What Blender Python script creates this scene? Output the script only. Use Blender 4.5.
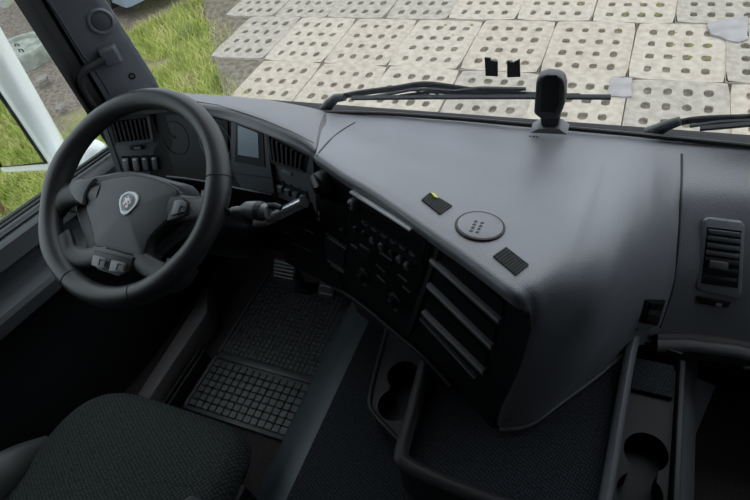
import bpy, bmesh, math, random
import numpy as np
from mathutils import Vector, Matrix
from mathutils.bvhtree import BVHTree

for o in list(bpy.data.objects): bpy.data.objects.remove(o)
scene = bpy.context.scene
COL = scene.collection
random.seed(7); rng = np.random.default_rng(7)

# ------------------------------------------------------------------ camera
# truck frame: x to the right, y forward, z up, cab floor z = 0, yard ground z = GZ
F = 563.0; PITCH = math.radians(45.7); ROLL = math.radians(-13.8); HEAD = math.radians(-31.5)
CAM = Vector((.3, 0, 1.5)); GZ = -1.33

def ray(px, py):
    X = (px - 375) / F; V = (py - 250) / F
    x = X * math.cos(ROLL) + V * math.sin(ROLL); v = -X * math.sin(ROLL) + V * math.cos(ROLL)
    c, s = math.cos(PITCH), math.sin(PITCH)
    d = (x, c - v * s, -s - v * c)
    ch, sh = math.cos(HEAD), math.sin(HEAD)
    return Vector((d[0] * ch + d[1] * sh, -d[0] * sh + d[1] * ch, d[2]))

cam_data = bpy.data.cameras.new('camera'); cam = bpy.data.objects.new('camera', cam_data); COL.objects.link(cam)
cam_data.sensor_width = 36; cam_data.lens = F / 750 * 36; cam_data.clip_start = .02; cam_data.clip_end = 200
fw = ray(375, 250).normalized(); rt = (ray(376, 250) - ray(375, 250)).normalized(); up = rt.cross(fw)
M = Matrix((rt, up, -fw)).transposed().to_4x4(); M.translation = CAM
cam.matrix_world = M
scene.camera = cam

# ------------------------------------------------------------------ world: bright overcast sky
SKY = 1.0
w = bpy.data.worlds.new('overcast'); scene.world = w; w.use_nodes = True
nt = w.node_tree; nt.nodes.clear()
wo = nt.nodes.new('ShaderNodeOutputWorld'); bg = nt.nodes.new('ShaderNodeBackground')
tc = nt.nodes.new('ShaderNodeTexCoord'); sx = nt.nodes.new('ShaderNodeSeparateXYZ'); rp = nt.nodes.new('ShaderNodeValToRGB')
nt.links.new(tc.outputs['Generated'], sx.inputs[0]); nt.links.new(sx.outputs['Z'], rp.inputs[0])
rp.color_ramp.elements[0].position = 0; rp.color_ramp.elements[0].color = (.62, .67, .74, 1)
rp.color_ramp.elements[1].position = 1; rp.color_ramp.elements[1].color = (1.0, 1.03, 1.08, 1)
nt.links.new(rp.outputs[0], bg.inputs[0]); bg.inputs[1].default_value = SKY
nt.links.new(bg.outputs[0], wo.inputs[0])

vs = scene.view_settings
vs.view_transform = 'Standard'; vs.look = 'None'; vs.gamma = 1; vs.exposure = 1.35; vs.use_curve_mapping = False

# ------------------------------------------------------------------ helpers
def U(px, py, x=None, y=None, z=None, pl=None):
    r = ray(px, py)
    if z is not None: t = (z - CAM.z) / r.z
    elif x is not None: t = (x - CAM.x) / r.x
    elif y is not None: t = (y - CAM.y) / r.y
    else: t = (pl[0] - CAM).dot(pl[1]) / r.dot(pl[1])
    return CAM + r * t

def V3(*a): return Vector(a)

class MB:
    def __init__(s): s.v = []; s.f = []
    def add(s, vs_, fs):
        n = len(s.v); s.v += [Vector(p) for p in vs_]; s.f += [tuple(i + n for i in f) for f in fs]; return s
    def box(s, lo, hi):
        x0, y0, z0 = lo; x1, y1, z1 = hi
        return s.add([(x0,y0,z0),(x1,y0,z0),(x1,y1,z0),(x0,y1,z0),(x0,y0,z1),(x1,y0,z1),(x1,y1,z1),(x0,y1,z1)],
                     [(0,3,2,1),(4,5,6,7),(0,1,5,4),(1,2,6,5),(2,3,7,6),(3,0,4,7)])
    def prism(s, lo, hi):               # two matching loops of points
        n = len(lo)
        return s.add(list(lo) + list(hi), [tuple(range(n - 1, -1, -1)), tuple(range(n, 2 * n))] + [(i, (i+1) % n, n + (i+1) % n, n + i) for i in range(n)])
    def rings(s, R, closed=True, caps=True):
        n = len(R[0]); b = len(s.v); s.v += [Vector(p) for r in R for p in r]
        for i in range(len(R) - 1):
            for j in range(n if closed else n - 1):
                k = (j + 1) % n
                s.f.append((b + i*n + j, b + i*n + k, b + (i+1)*n + k, b + (i+1)*n + j))
        if closed and caps:
            s.f.append(tuple(b + j for j in range(n - 1, -1, -1))); s.f.append(tuple(b + (len(R)-1)*n + j for j in range(n)))
        return s
    def tube(s, path, r, n=10, flat=1.0, ref=None, closed=False, caps=True):
        """sweep along path; r number or list; flat scales the second axis; ref fixes the first axis"""
        path = [Vector(p) for p in path]; m = len(path); R = []
        if not hasattr(r, '__len__'): r = [r] * m
        prev = None
        for i in range(m):
            if closed: t = path[(i+1) % m] - path[i-1]
            else: t = path[min(i+1, m-1)] - path[max(i-1, 0)]
            t.normalize()
            a = Vector(ref) if ref is not None else (prev if prev is not None else (Vector((0,0,1)) if abs(t.z) < .9 else Vector((1,0,0))))
            a = (a - t * a.dot(t)).normalized(); prev = a; b = t.cross(a)
            R.append([path[i] + (a * math.cos(2*math.pi*k/n) + b * math.sin(2*math.pi*k/n) * flat) * r[i] for k in range(n)])
        if closed: R.append(R[0]); return s.rings(R, True, False)
        return s.rings(R, True, caps)
    def lathe(s, c, ax, prof, n=24):    # prof list of (radius, height along ax)
        ax = Vector(ax).normalized(); a = ax.orthogonal().normalized(); b = ax.cross(a); c = Vector(c)
        R = [[c + ax * h + (a * math.cos(2*math.pi*k/n) + b * math.sin(2*math.pi*k/n)) * max(rr, 1e-5) for k in range(n)] for rr, h in prof]
        return s.rings(R)
    def grid(s, G): return s.rings(G, closed=False)
    def build(s, name, mat, parent=None, bevel=0, seg=2, angle=40, thick=0, origin=None):
        me = bpy.data.meshes.new(name)
        bm = bmesh.new()
        vv = [bm.verts.new(p) for p in s.v]
        for f in s.f:
            try: bm.faces.new([vv[i] for i in f])
            except ValueError: pass
        bmesh.ops.remove_doubles(bm, verts=bm.verts, dist=1e-6)
        bmesh.ops.recalc_face_normals(bm, faces=bm.faces)
        if thick: bmesh.ops.solidify(bm, geom=bm.faces[:], thickness=thick)
        if bevel:
            es = [e for e in bm.edges if len(e.link_faces) == 2 and e.calc_face_angle(0) > .5]
            bmesh.ops.bevel(bm, geom=es, offset=bevel, segments=seg, affect='EDGES', profile=.5, clamp_overlap=True)
        if origin is None:
            xs = [v.co for v in bm.verts]
            origin = Vector(((min(p.x for p in xs) + max(p.x for p in xs)) / 2, (min(p.y for p in xs) + max(p.y for p in xs)) / 2, min(p.z for p in xs)))
        origin = Vector(origin)
        for v in bm.verts: v.co -= origin
        bm.to_mesh(me); bm.free()
        me.shade_smooth(); me.set_sharp_from_angle(angle=math.radians(angle))
        me.materials.append(mat)
        o = bpy.data.objects.new(name, me); COL.objects.link(o)
        o['_w'] = list(origin)
        if parent is not None:
            o.parent = parent; o.location = origin - Vector(parent['_w'])
        else: o.location = origin
        return o

def thing(name, label, cat, loc, group=None, kind=None):
    o = bpy.data.objects.new(name, None); COL.objects.link(o); o.location = loc; o['_w'] = list(loc)
    o.empty_display_size = .05
    return tag(o, label, cat, group, kind)

def tag(o, label=None, cat=None, group=None, kind=None):
    if label: o['label'] = label
    if cat: o['category'] = cat
    if group: o['group'] = group
    if kind: o['kind'] = kind
    return o

def cr(P, n):                            # Catmull-Rom resample of a point list, n steps per segment
    P = [Vector(p) for p in P]; Q = [P[0] * 2 - P[1]] + P + [P[-1] * 2 - P[-2]]; out = []
    for i in range(1, len(Q) - 2):
        a, b, c, d = Q[i-1], Q[i], Q[i+1], Q[i+2]
        for k in range(n):
            t = k / n
            out.append(.5 * ((2*b) + (c - a) * t + (2*a - 5*b + 4*c - d) * t*t + (3*b - a - 3*c + d) * t**3))
    out.append(P[-1]); return out

def surf(cols, nu, nv):                  # tensor Catmull-Rom of columns of control points
    C1 = [cr(c, nv) for c in cols]
    rows = [cr([c[i] for c in C1], nu) for i in range(len(C1[0]))]
    return rows

def lerp(a, b, t): return a + (b - a) * t

def bvh_of(o):
    me = o.data; W = Vector(o['_w'])
    return BVHTree.FromPolygons([v.co + W for v in me.vertices], [tuple(p.vertices) for p in me.polygons])

def hit(bvhs, px, py):
    best = None
    for b in bvhs:
        p, nrm, i, d = b.ray_cast(CAM, ray(px, py).normalized())
        if p is not None and (best is None or d < best[2]):
            if nrm.dot(ray(px, py)) > 0: nrm = -nrm
            best = (p, nrm, d)
    return best

def plane3(a, b, c):
    n = (b - a).cross(c - a).normalized()
    if n.dot(CAM - a) < 0: n = -n
    return (a, n)

def pxprism(mb, pl, pts, h0, h1, taper=1.0):
    P = [U(*p, pl=pl) for p in pts]; n = pl[1]
    c = sum(P, Vector()) / len(P)
    return mb.prism([p + n * h0 for p in P], [c + (p - c) * taper + n * h1 for p in P])

def quad(pts, u, v):                     # bilinear, pts TL TR BR BL in any dimension
    a = [lerp(pts[0][i], pts[1][i], u) for i in range(2)]; b = [lerp(pts[3][i], pts[2][i], u) for i in range(2)]
    return (lerp(a[0], b[0], v), lerp(a[1], b[1], v))
def sub(pts, u0, u1, v0, v1): return [quad(pts, u0, v0), quad(pts, u1, v0), quad(pts, u1, v1), quad(pts, u0, v1)]

# ------------------------------------------------------------------ materials
def mat(name, col, rough=.5, var=0.0, vscale=40, bump=0.0, bscale=400, metal=0, spec=.5, col2=None, coat=0, bdist=.002, detail=4):
    m = bpy.data.materials.new(name); m.use_nodes = True; t = m.node_tree; b = t.nodes['Principled BSDF']
    b.inputs['Base Color'].default_value = (*col, 1); b.inputs['Roughness'].default_value = rough
    b.inputs['Metallic'].default_value = metal; b.inputs['Specular IOR Level'].default_value = spec
    b.inputs['Coat Weight'].default_value = coat
    tcn = t.nodes.new('ShaderNodeTexCoord')
    if var or col2:
        nz = t.nodes.new('ShaderNodeTexNoise'); nz.inputs['Scale'].default_value = vscale; nz.inputs['Detail'].default_value = detail
        t.links.new(tcn.outputs['Object'], nz.inputs['Vector'])
        r = t.nodes.new('ShaderNodeValToRGB')
        c2 = col2 or tuple(c * (1 + var) for c in col); c1 = col if col2 else tuple(c * (1 - var) for c in col)
        r.color_ramp.elements[0].position = .35; r.color_ramp.elements[1].position = .65
        r.color_ramp.elements[0].color = (*c1, 1); r.color_ramp.elements[1].color = (*c2, 1)
        t.links.new(nz.outputs['Fac'], r.inputs[0]); t.links.new(r.outputs[0], b.inputs['Base Color'])
    if bump:
        n2 = t.nodes.new('ShaderNodeTexNoise'); n2.inputs['Scale'].default_value = bscale; n2.inputs['Detail'].default_value = 2
        t.links.new(tcn.outputs['Object'], n2.inputs['Vector'])
        bp = t.nodes.new('ShaderNodeBump'); bp.inputs['Strength'].default_value = bump; bp.inputs['Distance'].default_value = bdist
        t.links.new(n2.outputs['Fac'], bp.inputs['Height']); t.links.new(bp.outputs[0], b.inputs['Normal'])
    return m

def weave(name, c1, c2, scale, rot, rough=.85, dist=.001, strength=.6, sx_=1.0, sy_=1.0):
    """fine woven or ribbed cloth: small cells in object space"""
    m = bpy.data.materials.new(name); m.use_nodes = True; t = m.node_tree; b = t.nodes['Principled BSDF']
    b.inputs['Roughness'].default_value = rough; b.inputs['Specular IOR Level'].default_value = .2
    tcn = t.nodes.new('ShaderNodeTexCoord'); mp = t.nodes.new('ShaderNodeMapping')
    mp.inputs['Rotation'].default_value = (0, 0, rot); mp.inputs['Scale'].default_value = (scale * sx_, scale * sy_, 0)
    t.links.new(tcn.outputs['Object'], mp.inputs[0])
    vo = t.nodes.new('ShaderNodeTexVoronoi'); vo.inputs['Scale'].default_value = 1; vo.inputs['Randomness'].default_value = .25
    t.links.new(mp.outputs[0], vo.inputs['Vector'])
    r = t.nodes.new('ShaderNodeValToRGB'); r.color_ramp.elements[0].position = .15; r.color_ramp.elements[1].position = .5
    r.color_ramp.elements[0].color = (*c1, 1); r.color_ramp.elements[1].color = (*c2, 1)
    t.links.new(vo.outputs['Distance'], r.inputs[0]); t.links.new(r.outputs[0], b.inputs['Base Color'])
    bp = t.nodes.new('ShaderNodeBump'); bp.inputs['Strength'].default_value = strength; bp.inputs['Distance'].default_value = dist; bp.invert = True
    t.links.new(vo.outputs['Distance'], bp.inputs['Height']); t.links.new(bp.outputs[0], b.inputs['Normal'])
    return m

def glass_mat(name, tint=(.95, .97, .97), refl=.05):
    m = bpy.data.materials.new(name); m.use_nodes = True; t = m.node_tree; t.nodes.clear()
    out = t.nodes.new('ShaderNodeOutputMaterial'); mx = t.nodes.new('ShaderNodeMixShader')
    tr = t.nodes.new('ShaderNodeBsdfTransparent'); gl = t.nodes.new('ShaderNodeBsdfGlossy')
    tr.inputs[0].default_value = (*tint, 1); gl.inputs['Roughness'].default_value = .02; mx.inputs[0].default_value = refl
    t.links.new(tr.outputs[0], mx.inputs[1]); t.links.new(gl.outputs[0], mx.inputs[2]); t.links.new(mx.outputs[0], out.inputs[0])
    return m

DASH = mat('dash_plastic', (.15, .152, .172), .40, var=.05, vscale=6, bump=.6, bscale=420, bdist=.0012, spec=.95)
HOODM = mat('hood_plastic', (.115, .114, .125), .42, var=.05, vscale=8, bump=.5, bscale=520, bdist=.0012, spec=.8)
DARK = mat('dark_plastic', (.018, .019, .022), .5, bump=.2, bscale=600, bdist=.0008, spec=.4)
POD = mat('pod_plastic', (.075, .08, .088), .5, bump=.2, bscale=600, bdist=.0008)
DOORD = mat('door_lower_shade', (.014, .0155, .018), .6, spec=.25, bump=.2, bscale=400)  # shade low on the door is put into this darker colour
BLACK = mat('black_plastic', (.005, .0055, .0065), .5, spec=.25)
FACE = mat('console_black', (.007, .0075, .009), .45, bump=.1, bscale=700, bdist=.0005, spec=.3)
PANEL = mat('grey_blue_panel', (.028, .034, .042), .42)
WHEEL = mat('wheel_leather', (.02, .021, .023), .42, bump=.3, bscale=900, bdist=.0006)
HUB = mat('hub_plastic', (.055, .059, .066), .5, bump=.25, bscale=700, bdist=.0008)
TRIMG = mat('grey_trim', (.085, .09, .1), .45, bump=.2, bscale=600, bdist=.0008)
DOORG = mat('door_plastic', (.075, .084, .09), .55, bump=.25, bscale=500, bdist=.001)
PILLAR = mat('pillar_plastic', (.135, .142, .158), .5, bump=.2, bscale=600, bdist=.0008)
SILVER = mat('silver', (.6, .61, .63), .25, metal=.85)
SATIN = mat('satin_grey_edge', (.3, .305, .315), .35)
CHROME = mat('chrome', (.85, .86, .87), .12, metal=1)
SCREEN = mat('display_glass', (.23, .29, .34), .25)
GAUGE = mat('gauge_glass', (.004, .0045, .0055), .5, spec=.2)
MARK = mat('white_print', (.55, .56, .58), .6)
KNOB = mat('knob_grey', (.15, .155, .165), .4)
RUBBER = mat('rubber_mat', (.05, .055, .06), .42, bump=.15, bscale=300)
VELCRO = mat('velcro_black', (.018, .02, .018), .8, bump=.6, bscale=900, bdist=.001)
SEATF = weave('seat_cloth', (.058, .067, .067), (.02, .0235, .024), 140, .5, strength=.8, dist=.0015)
LEATH = mat('seat_vinyl', (.055, .058, .06), .45, bump=.3, bscale=500)
CARPET = weave('tunnel_carpet', (.04, .045, .055), (.012, .014, .018), 190, .35, strength=.9, dist=.0015, sx_=1.0, sy_=.75)
FLOORC = mat('footwell_carpet', (.06, .052, .055), .95, var=.3, vscale=350, bump=.8, bscale=500, bdist=.003, spec=.1)
TUNNEL = mat('tunnel_side', (.06, .075, .085), .5, bump=.1)
ROOFM = mat('headliner', (.06, .06, .062), .9)
WHITE = mat('white_paint', (.88, .9, .9), .25, coat=.3)
MIRROR = mat('mirror_glass', (.9, .92, .92), .02, metal=1)
SEAL = mat('rubber_seal', (.01, .011, .012), .5)
GLASS = glass_mat('windscreen_glass'); GLASS2 = glass_mat('door_glass', (.93, .97, .96), .05); GLASS3 = glass_mat('light_cut_glass', (.55, .58, .57), .05)  # GLASS3: tint added on the unseen passenger side to dim light on the console
YELLOW = mat('yellow_mark', (.7, .68, .08), .6)
RED = mat('badge_red', (.5, .05, .05), .4)
BADGEG = mat('badge_grey', (.25, .27, .29), .35, metal=.5)
def paving(name, c, c2):
    return mat(name, c, .9, col2=c2, vscale=13, bump=1.0, bscale=110, bdist=.008, detail=12, spec=.2)
CONC = [paving('concrete_a', (.30, .262, .212), (.41, .362, .30)), paving('concrete_b', (.32, .28, .23), (.42, .375, .312)), paving('concrete_c', (.255, .232, .196), (.36, .325, .275))]
BED = mat('joint_soil', (.105, .09, .065), 1, col2=(.19, .17, .135), vscale=14, bump=1, bscale=120, bdist=.01, spec=.1, detail=6)
MOSS = mat('moss', (.12, .13, .03), 1, col2=(.22, .2, .09), vscale=60, bump=1, bscale=200, bdist=.006, spec=.1)
PUDDLE = mat('wet_patch', (.215, .205, .20), .6, var=.15, vscale=8)

# ------------------------------------------------------------------ glass surface of the windscreen
def yb(x): return 1.12 - .03 * x * x
def Gl(px, py, off=0.0):
    y = 1.1
    for _ in range(12):
        p = U(px, py, y=y); y = yb(p.x) - .10 * (p.z - .7) + off
    return U(px, py, y=y)
def gy(x, z, off=0.0): return yb(x) - .10 * (z - .7) + off

# ================================================================== THE YARD OUTSIDE
yard = MB()
n = 50
X = np.linspace(-16, 12, n); Y = np.linspace(-7, 16, n)
yard.grid([[V3(x, y, GZ - .075 + .02 * math.sin(x * 3.1) * math.sin(y * 2.3)) for x in X] for y in Y])

def ground_material():
    m = bpy.data.materials.new('yard_soil'); m.use_nodes = True; t = m.node_tree; b = t.nodes['Principled BSDF']
    b.inputs['Roughness'].default_value = 1; b.inputs['Specular IOR Level'].default_value = .1
    tcn = t.nodes.new('ShaderNodeTexCoord'); 
    def noise(s, d=6):
        q = t.nodes.new('ShaderNodeTexNoise'); q.inputs['Scale'].default_value = s; q.inputs['Detail'].default_value = d
        t.links.new(tcn.outputs['Object'], q.inputs['Vector']); return q
    def ramp(src, p0, c0, p1, c1):
        r = t.nodes.new('ShaderNodeValToRGB'); r.color_ramp.elements[0].position = p0; r.color_ramp.elements[1].position = p1
        r.color_ramp.elements[0].color = (*c0, 1); r.color_ramp.elements[1].color = (*c1, 1); t.links.new(src, r.inputs[0]); return r
    g = ramp(noise(3).outputs['Fac'], .3, (.15, .18, .04), .7, (.29, .28, .11))
    s = ramp(noise(25, 8).outputs['Fac'], .3, (.105, .085, .07), .7, (.24, .205, .175))
    sep = t.nodes.new('ShaderNodeSeparateXYZ'); t.links.new(tcn.outputs['Object'], sep.inputs[0])
    nz = noise(1.2)
    ad = t.nodes.new('ShaderNodeMath'); ad.operation = 'MULTIPLY_ADD'; ad.inputs[1].default_value = 2.2
    t.links.new(nz.outputs['Fac'], ad.inputs[0]); t.links.new(sep.outputs['X'], ad.inputs[2])
    # grass strip between the gravel on the far left and the paving
    mr = t.nodes.new('ShaderNodeMapRange'); mr.inputs['From Min'].default_value = GRAVEL_X + .6; mr.inputs['From Max'].default_value = GRAVEL_X + 1.4
    t.links.new(ad.outputs[0], mr.inputs['Value'])
    mx = t.nodes.new('ShaderNodeMixRGB'); t.links.new(mr.outputs[0], mx.inputs[0]); t.links.new(s.outputs[0], mx.inputs[1]); t.links.new(g.outputs[0], mx.inputs[2])
    t.links.new(mx.outputs[0], b.inputs['Base Color'])
    bp = t.nodes.new('ShaderNodeBump'); bp.inputs['Strength'].default_value = 1; bp.inputs['Distance'].default_value = .03
    t.links.new(noise(60, 5).outputs['Fac'], bp.inputs['Height']); t.links.new(bp.outputs[0], b.inputs['Normal'])
    return m
GRAVEL_X = -2.95      # object space of the yard mesh: its middle lies at x = -2
ground = yard.build('ground', ground_material())
tag(ground, 'soil and rough grass ground of the yard around the paving', 'ground', kind='structure')

# ---- perforated concrete road slabs, 0.75 x 1.0 m with 4 x 4 holes
def slab_mesh(seed, mt):
    r = random.Random(seed); mb = MB()
    W, D, T = .742, .992, .11
    a, b = .150, .218
    xs = [-W/2] + [(-1.0 + i) * a for i in range(3)] + [W/2]; ys = [-D/2] + [(-1.0 + i) * b for i in range(3)] + [D/2]
    for i in range(4):
        for j in range(4):
            x0, x1, y0, y1 = xs[i], xs[i+1], ys[j], ys[j+1]
            cx, cy = (i - 1.5) * a, (j - 1.5) * b
            hx, hy = r.uniform(.031, .041), r.uniform(.042, .056); c = .35
            ch = .014
            oc = [(x0, y0), (x1, y0), (x1, y1), (x0, y1)]
            # outer loop has 8 points: corners and side points; the slab's own corners are chamfered
            out = [(x0, lerp(y0, cy, .999 if False else .5)), (x0, y0), (cx, y0), (x1, y0), (x1, cy), (x1, y1), (cx, y1), (x0, y1)]
            out[0] = (x0, cy)
            for k, (sxx, syy) in ((1, (0, 0)), (3, (3, 0)), (5, (3, 3)), (7, (0, 3))):
                if (i, j) == (sxx, syy):
                    px, py = out[k]; out[k] = (px - math.copysign(ch, px), py - math.copysign(ch, py))
            hole = []
            for k in range(8):
                ang = math.pi + k * math.pi / 4
                ex = math.copysign(abs(math.cos(ang)) ** .7, math.cos(ang)); ey = math.copysign(abs(math.sin(ang)) ** .7, math.sin(ang))
                hole.append((cx + hx * ex * r.uniform(.88, 1.1), cy + hy * ey * r.uniform(.88, 1.1)))
            jz = lambda: r.uniform(-.002, .002)
            V = [V3(*p, 0) for p in out] + [V3(*p, -.004) for p in hole] + [V3(p[0] * .97 + cx * .03, p[1] * .97 + cy * .03, -T) for p in hole]
            Fc = []
            for k in range(8):
                q = (k + 1) % 8
                Fc += [(k, q, 8 + q, 8 + k), (8 + k, 8 + q, 16 + q, 16 + k)]
            mb.add(V, Fc)
    # outer side walls
    def loop(sh, z):
        h = W/2 - sh; d = D/2 - sh; ch = .014
        return [V3(-h, -d + ch, z), V3(-h + ch, -d, z), V3(h - ch, -d, z), V3(h, -d + ch, z), V3(h, d - ch, z), V3(h - ch, d, z), V3(-h + ch, d, z), V3(-h, d - ch, z)]
    mb.rings([loop(0, 0), loop(-.004, -.012), loop(-.004, -T)], True, False)
    o = mb.build('paving_slab', mt, origin=(0, 0, 0)); me = o.data; bpy.data.objects.remove(o); return me

HG = math.radians(-.6)
def lat(u, v):            # paving lattice (columns 0.75, rows 1.0) to world
    c, s = math.cos(HG), math.sin(HG)
    return V3(.66 + u * c - v * s, 5.245 + u * s + v * c, 0)
ROWOFF = {1: .325, 2: .08, 3: .45, 0: 0, -1: .03, -2: -.2, -3: .3}
def edge_x(y): return -3.52 - (y - 4.07) * .80        # where the grass starts
bedm = MB()
bedm.grid([[V3(x, y, GZ - .022 + rng.uniform(-.008, .008)) for x in np.linspace(edge_x(y) - .02, 9.5, 90)] for y in np.linspace(1.7, 11.5, 70)])
pave = bedm.build('pavement', BED); tag(pave, 'perforated concrete slab paving in front of the truck', 'pavement', kind='structure')
slabs = [slab_mesh(k, CONC[k % 3]) for k in range(6)]
for row in range(-3, 6):
    for colm in range(-14, 9):
        c = lat(colm * .75 + ROWOFF.get(row, .2 * row), row * 1.0)
        if c.x < edge_x(c.y) + (.17 if c.y < 5.6 else .85) or c.y < 2.1 or c.x > 7 or c.y > 11: continue
        if c.x > 4.5 and c.y < 4: continue
        s = bpy.data.objects.new('paving_slab', random.choice(slabs)); COL.objects.link(s); s.parent = pave
        W0 = Vector(pave['_w'])
        s.location = V3(c.x + random.uniform(-.006, .006), c.y + random.uniform(-.006, .006), GZ + random.uniform(-.006, .006)) - W0
        s.rotation_euler = (random.uniform(-.008, .008), random.uniform(-.008, .008), HG + random.uniform(-.012, .012) + (math.pi if random.random() < .5 else 0))
# moss cushions in some of the holes
mo = MB()
for (px, py) in [(676,34),(692,46),(674,46),(710,47),(709,59),(675,58),(691,58),(656,14),(641,14),(658,4),(640,4),(623,30),(627,13),(515,28),(529,28),(541,38),(446,26),(472,26),(453,36),(580,3),(745,12)]:
    p = U(px, py, z=GZ - .02)
    mo.lathe(p, (0, 0, 1), [(.042, -.03), (.04, -.004), (.026, .008), (.008, .014)], 9)
tag(mo.build('moss_tuft', MOSS, pave), kind='stuff')
# wet filled-in patches between slabs
for pts in ([(612,76),(632,78),(632,96),(606,97)], [(706,22),(750,14),(750,40),(732,42),(712,34)]):
    P = [U(*p, z=GZ + .014) for p in pts]; c = sum(P, Vector()) / len(P)
    mb = MB(); ring = []
    for k in range(len(P)):
        a, b = P[k], P[(k + 1) % len(P)]
        for t in (0, .33, .66): ring.append(c + (lerp(a, b, t) - c) * random.uniform(.85, 1.05))
    mb.prism([p - V3(0, 0, .03) for p in ring], ring); mb.build('mortar_patch', PUDDLE, pave)

# ---- grass: nobody could count it
CLEAR = [(U(*p, z=GZ), r) for p, r in (((40,78),.17),((55,95),.16),((62,112),.15),((66,85),.14),((48,66),.14),((75,118),.13),((58,76),.13),((5,215),.05),((44,20),.2),((24,55),.5))]
CARC = U(133, 20, z=GZ)
def grass(N, xr, yr, keep, h0, h1, name, label, wid=.006):
    pts = rng.uniform([xr[0], yr[0]], [xr[1], yr[1]], (N, 2)); pts = pts[keep(pts)]
    for c_, r_ in CLEAR: pts = pts[np.hypot(pts[:,0] - c_.x, pts[:,1] - c_.y) > r_ + .08]
    l_ = (pts[:,0] - CARC.x) * -.92 + (pts[:,1] - CARC.y) * .39; w_ = (pts[:,0] - CARC.x) * .39 + (pts[:,1] - CARC.y) * .92
    pts = pts[~((l_ > -.15) & (l_ < 4.4) & (w_ > -.15) & (w_ < 1.8))]
    n = len(pts); ang = rng.uniform(0, 2*np.pi, n); h = rng.uniform(h0, h1, n); lean = rng.uniform(.2, 1.1, n) * h; la = rng.uniform(0, 2*np.pi, n)
    wv = np.stack([np.cos(ang), np.sin(ang), 0*ang], 1) * (wid * rng.uniform(.6, 1.5, n))[:, None]
    base = np.column_stack([pts, np.full(n, GZ - .09)]); tip = base + np.column_stack([np.cos(la)*lean, np.sin(la)*lean, h])
    co = np.stack([base - wv, base + wv, tip], 1).reshape(-1, 3); org = np.array([co[:,0].mean(), co[:,1].mean(), GZ])
    me = bpy.data.meshes.new(name); me.vertices.add(3*n); me.vertices.foreach_set('co', (co - org).astype(np.float32).ravel())
    me.loops.add(3*n); me.loops.foreach_set('vertex_index', np.arange(3*n, dtype=np.int32))
    me.polygons.add(n); me.polygons.foreach_set('loop_start', np.arange(0, 3*n, 3, dtype=np.int32)); me.update(); me.validate()
    m = bpy.data.materials.new(name); m.use_nodes = True; t = m.node_tree; b = t.nodes['Principled BSDF']; b.inputs['Roughness'].default_value = .7
    tcn = t.nodes.new('ShaderNodeTexCoord'); nz = t.nodes.new('ShaderNodeTexNoise'); nz.inputs['Scale'].default_value = 2.2; nz.inputs['Detail'].default_value = 8
    t.links.new(tcn.outputs['Object'], nz.inputs[0]); r = t.nodes.new('ShaderNodeValToRGB')
    e = r.color_ramp.elements; e[0].position = .32; e[0].color = (.20, .25, .04, 1); e[1].position = .7; e[1].color = (.50, .44, .22, 1)
    k = e.new(.5); k.color = (.36, .41, .085, 1)
    t.links.new(nz.outputs['Fac'], r.inputs[0]); t.links.new(r.outputs[0], b.inputs['Base Color'])
    me.materials.append(m); o = bpy.data.objects.new(name, me); COL.objects.link(o); o.location = org
    return tag(o, label, 'grass', kind='stuff')
grass(110000, (-7.6, -2.4), (.8, 8.5), lambda p: (p[:,0] < edge_x(p[:,1]) + .12 + .2*np.sin(p[:,1]*5)) & (p[:,0] > np.where(p[:,1] > 5.0 + .25*np.sin(p[:,0]*4), -7.2, np.where(p[:,1] > 2.6, -4.95 + .2*np.sin(p[:,1]*7), -7.5))), .05, .15, 'grass', 'rough green and yellowish grass growing beside the concrete paving')
grass(90000, (-8.5, -2.0), (-6, .5), lambda p: p[:,0] > -99, .05, .16, 'grass', 'grass alongside the truck, seen in its white side mirror', .009)

# ---- concrete well cover on the gravel
p = U(24, 55, z=GZ)
wc = thing('well_ring', 'round grey concrete well cover with raised rim on the gravel', 'well cover', p + V3(0, 0, -.08))
CONG = mat('old_concrete', (.15, .165, .14), .95, col2=(.27, .28, .245), vscale=9, bump=.8, bscale=60, bdist=.01)
MB().lathe(p, (0,0,1), [(.42, -.08), (.42, .10), (.40, .13), (.33, .13), (.31, .10), (.30, .0)], 36).build('rim', CONG, wc)
MB().lathe(p, (0,0,1), [(.295, .0), (.295, .09), (.27, .105), (.05, .11), (.001, .11)], 36).build('cover', CONG, wc)
pc = p + V3(.06, -.02, .11)
for dx, dy in ((-.12, .05), (.1, -.08)):
    MB().tube([pc + V3(dx - .04, dy, -.01), pc + V3(dx - .03, dy, .03), pc + V3(dx + .03, dy, .03), pc + V3(dx + .04, dy, -.01)], .008, 6).build('lifting_loop', SEAL, wc)
# ---- rubble pieces on the gravel
RUB = mat('rubble', (.11, .115, .10), .95, col2=(.2, .185, .165), vscale=12, bump=.8, bscale=60, bdist=.01)
def stone(px, py, r, m, label):
    c = U(px, py, z=GZ); mb = MB(); R = []
    for i, (rr, h) in enumerate(((.9, -.1), (1.05, .1), (.9, .45), (.5, .62))):
        R.append([c + V3(math.cos(k*.7854) * rr * r * random.uniform(.75, 1.2), math.sin(k*.7854) * rr * r * random.uniform(.75, 1.2), h * r * .8) for k in range(8)])
    mb.rings(R); tag(mb.build('stone', m, angle=20), label, 'stone')
stone(42, 80, .085, RUB, 'larger of two grey stones on the gravel, nearer the well cover')
stone(60, 108, .06, RUB, 'smaller of two grey stones on the gravel, nearer the sill of the door window')
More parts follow.
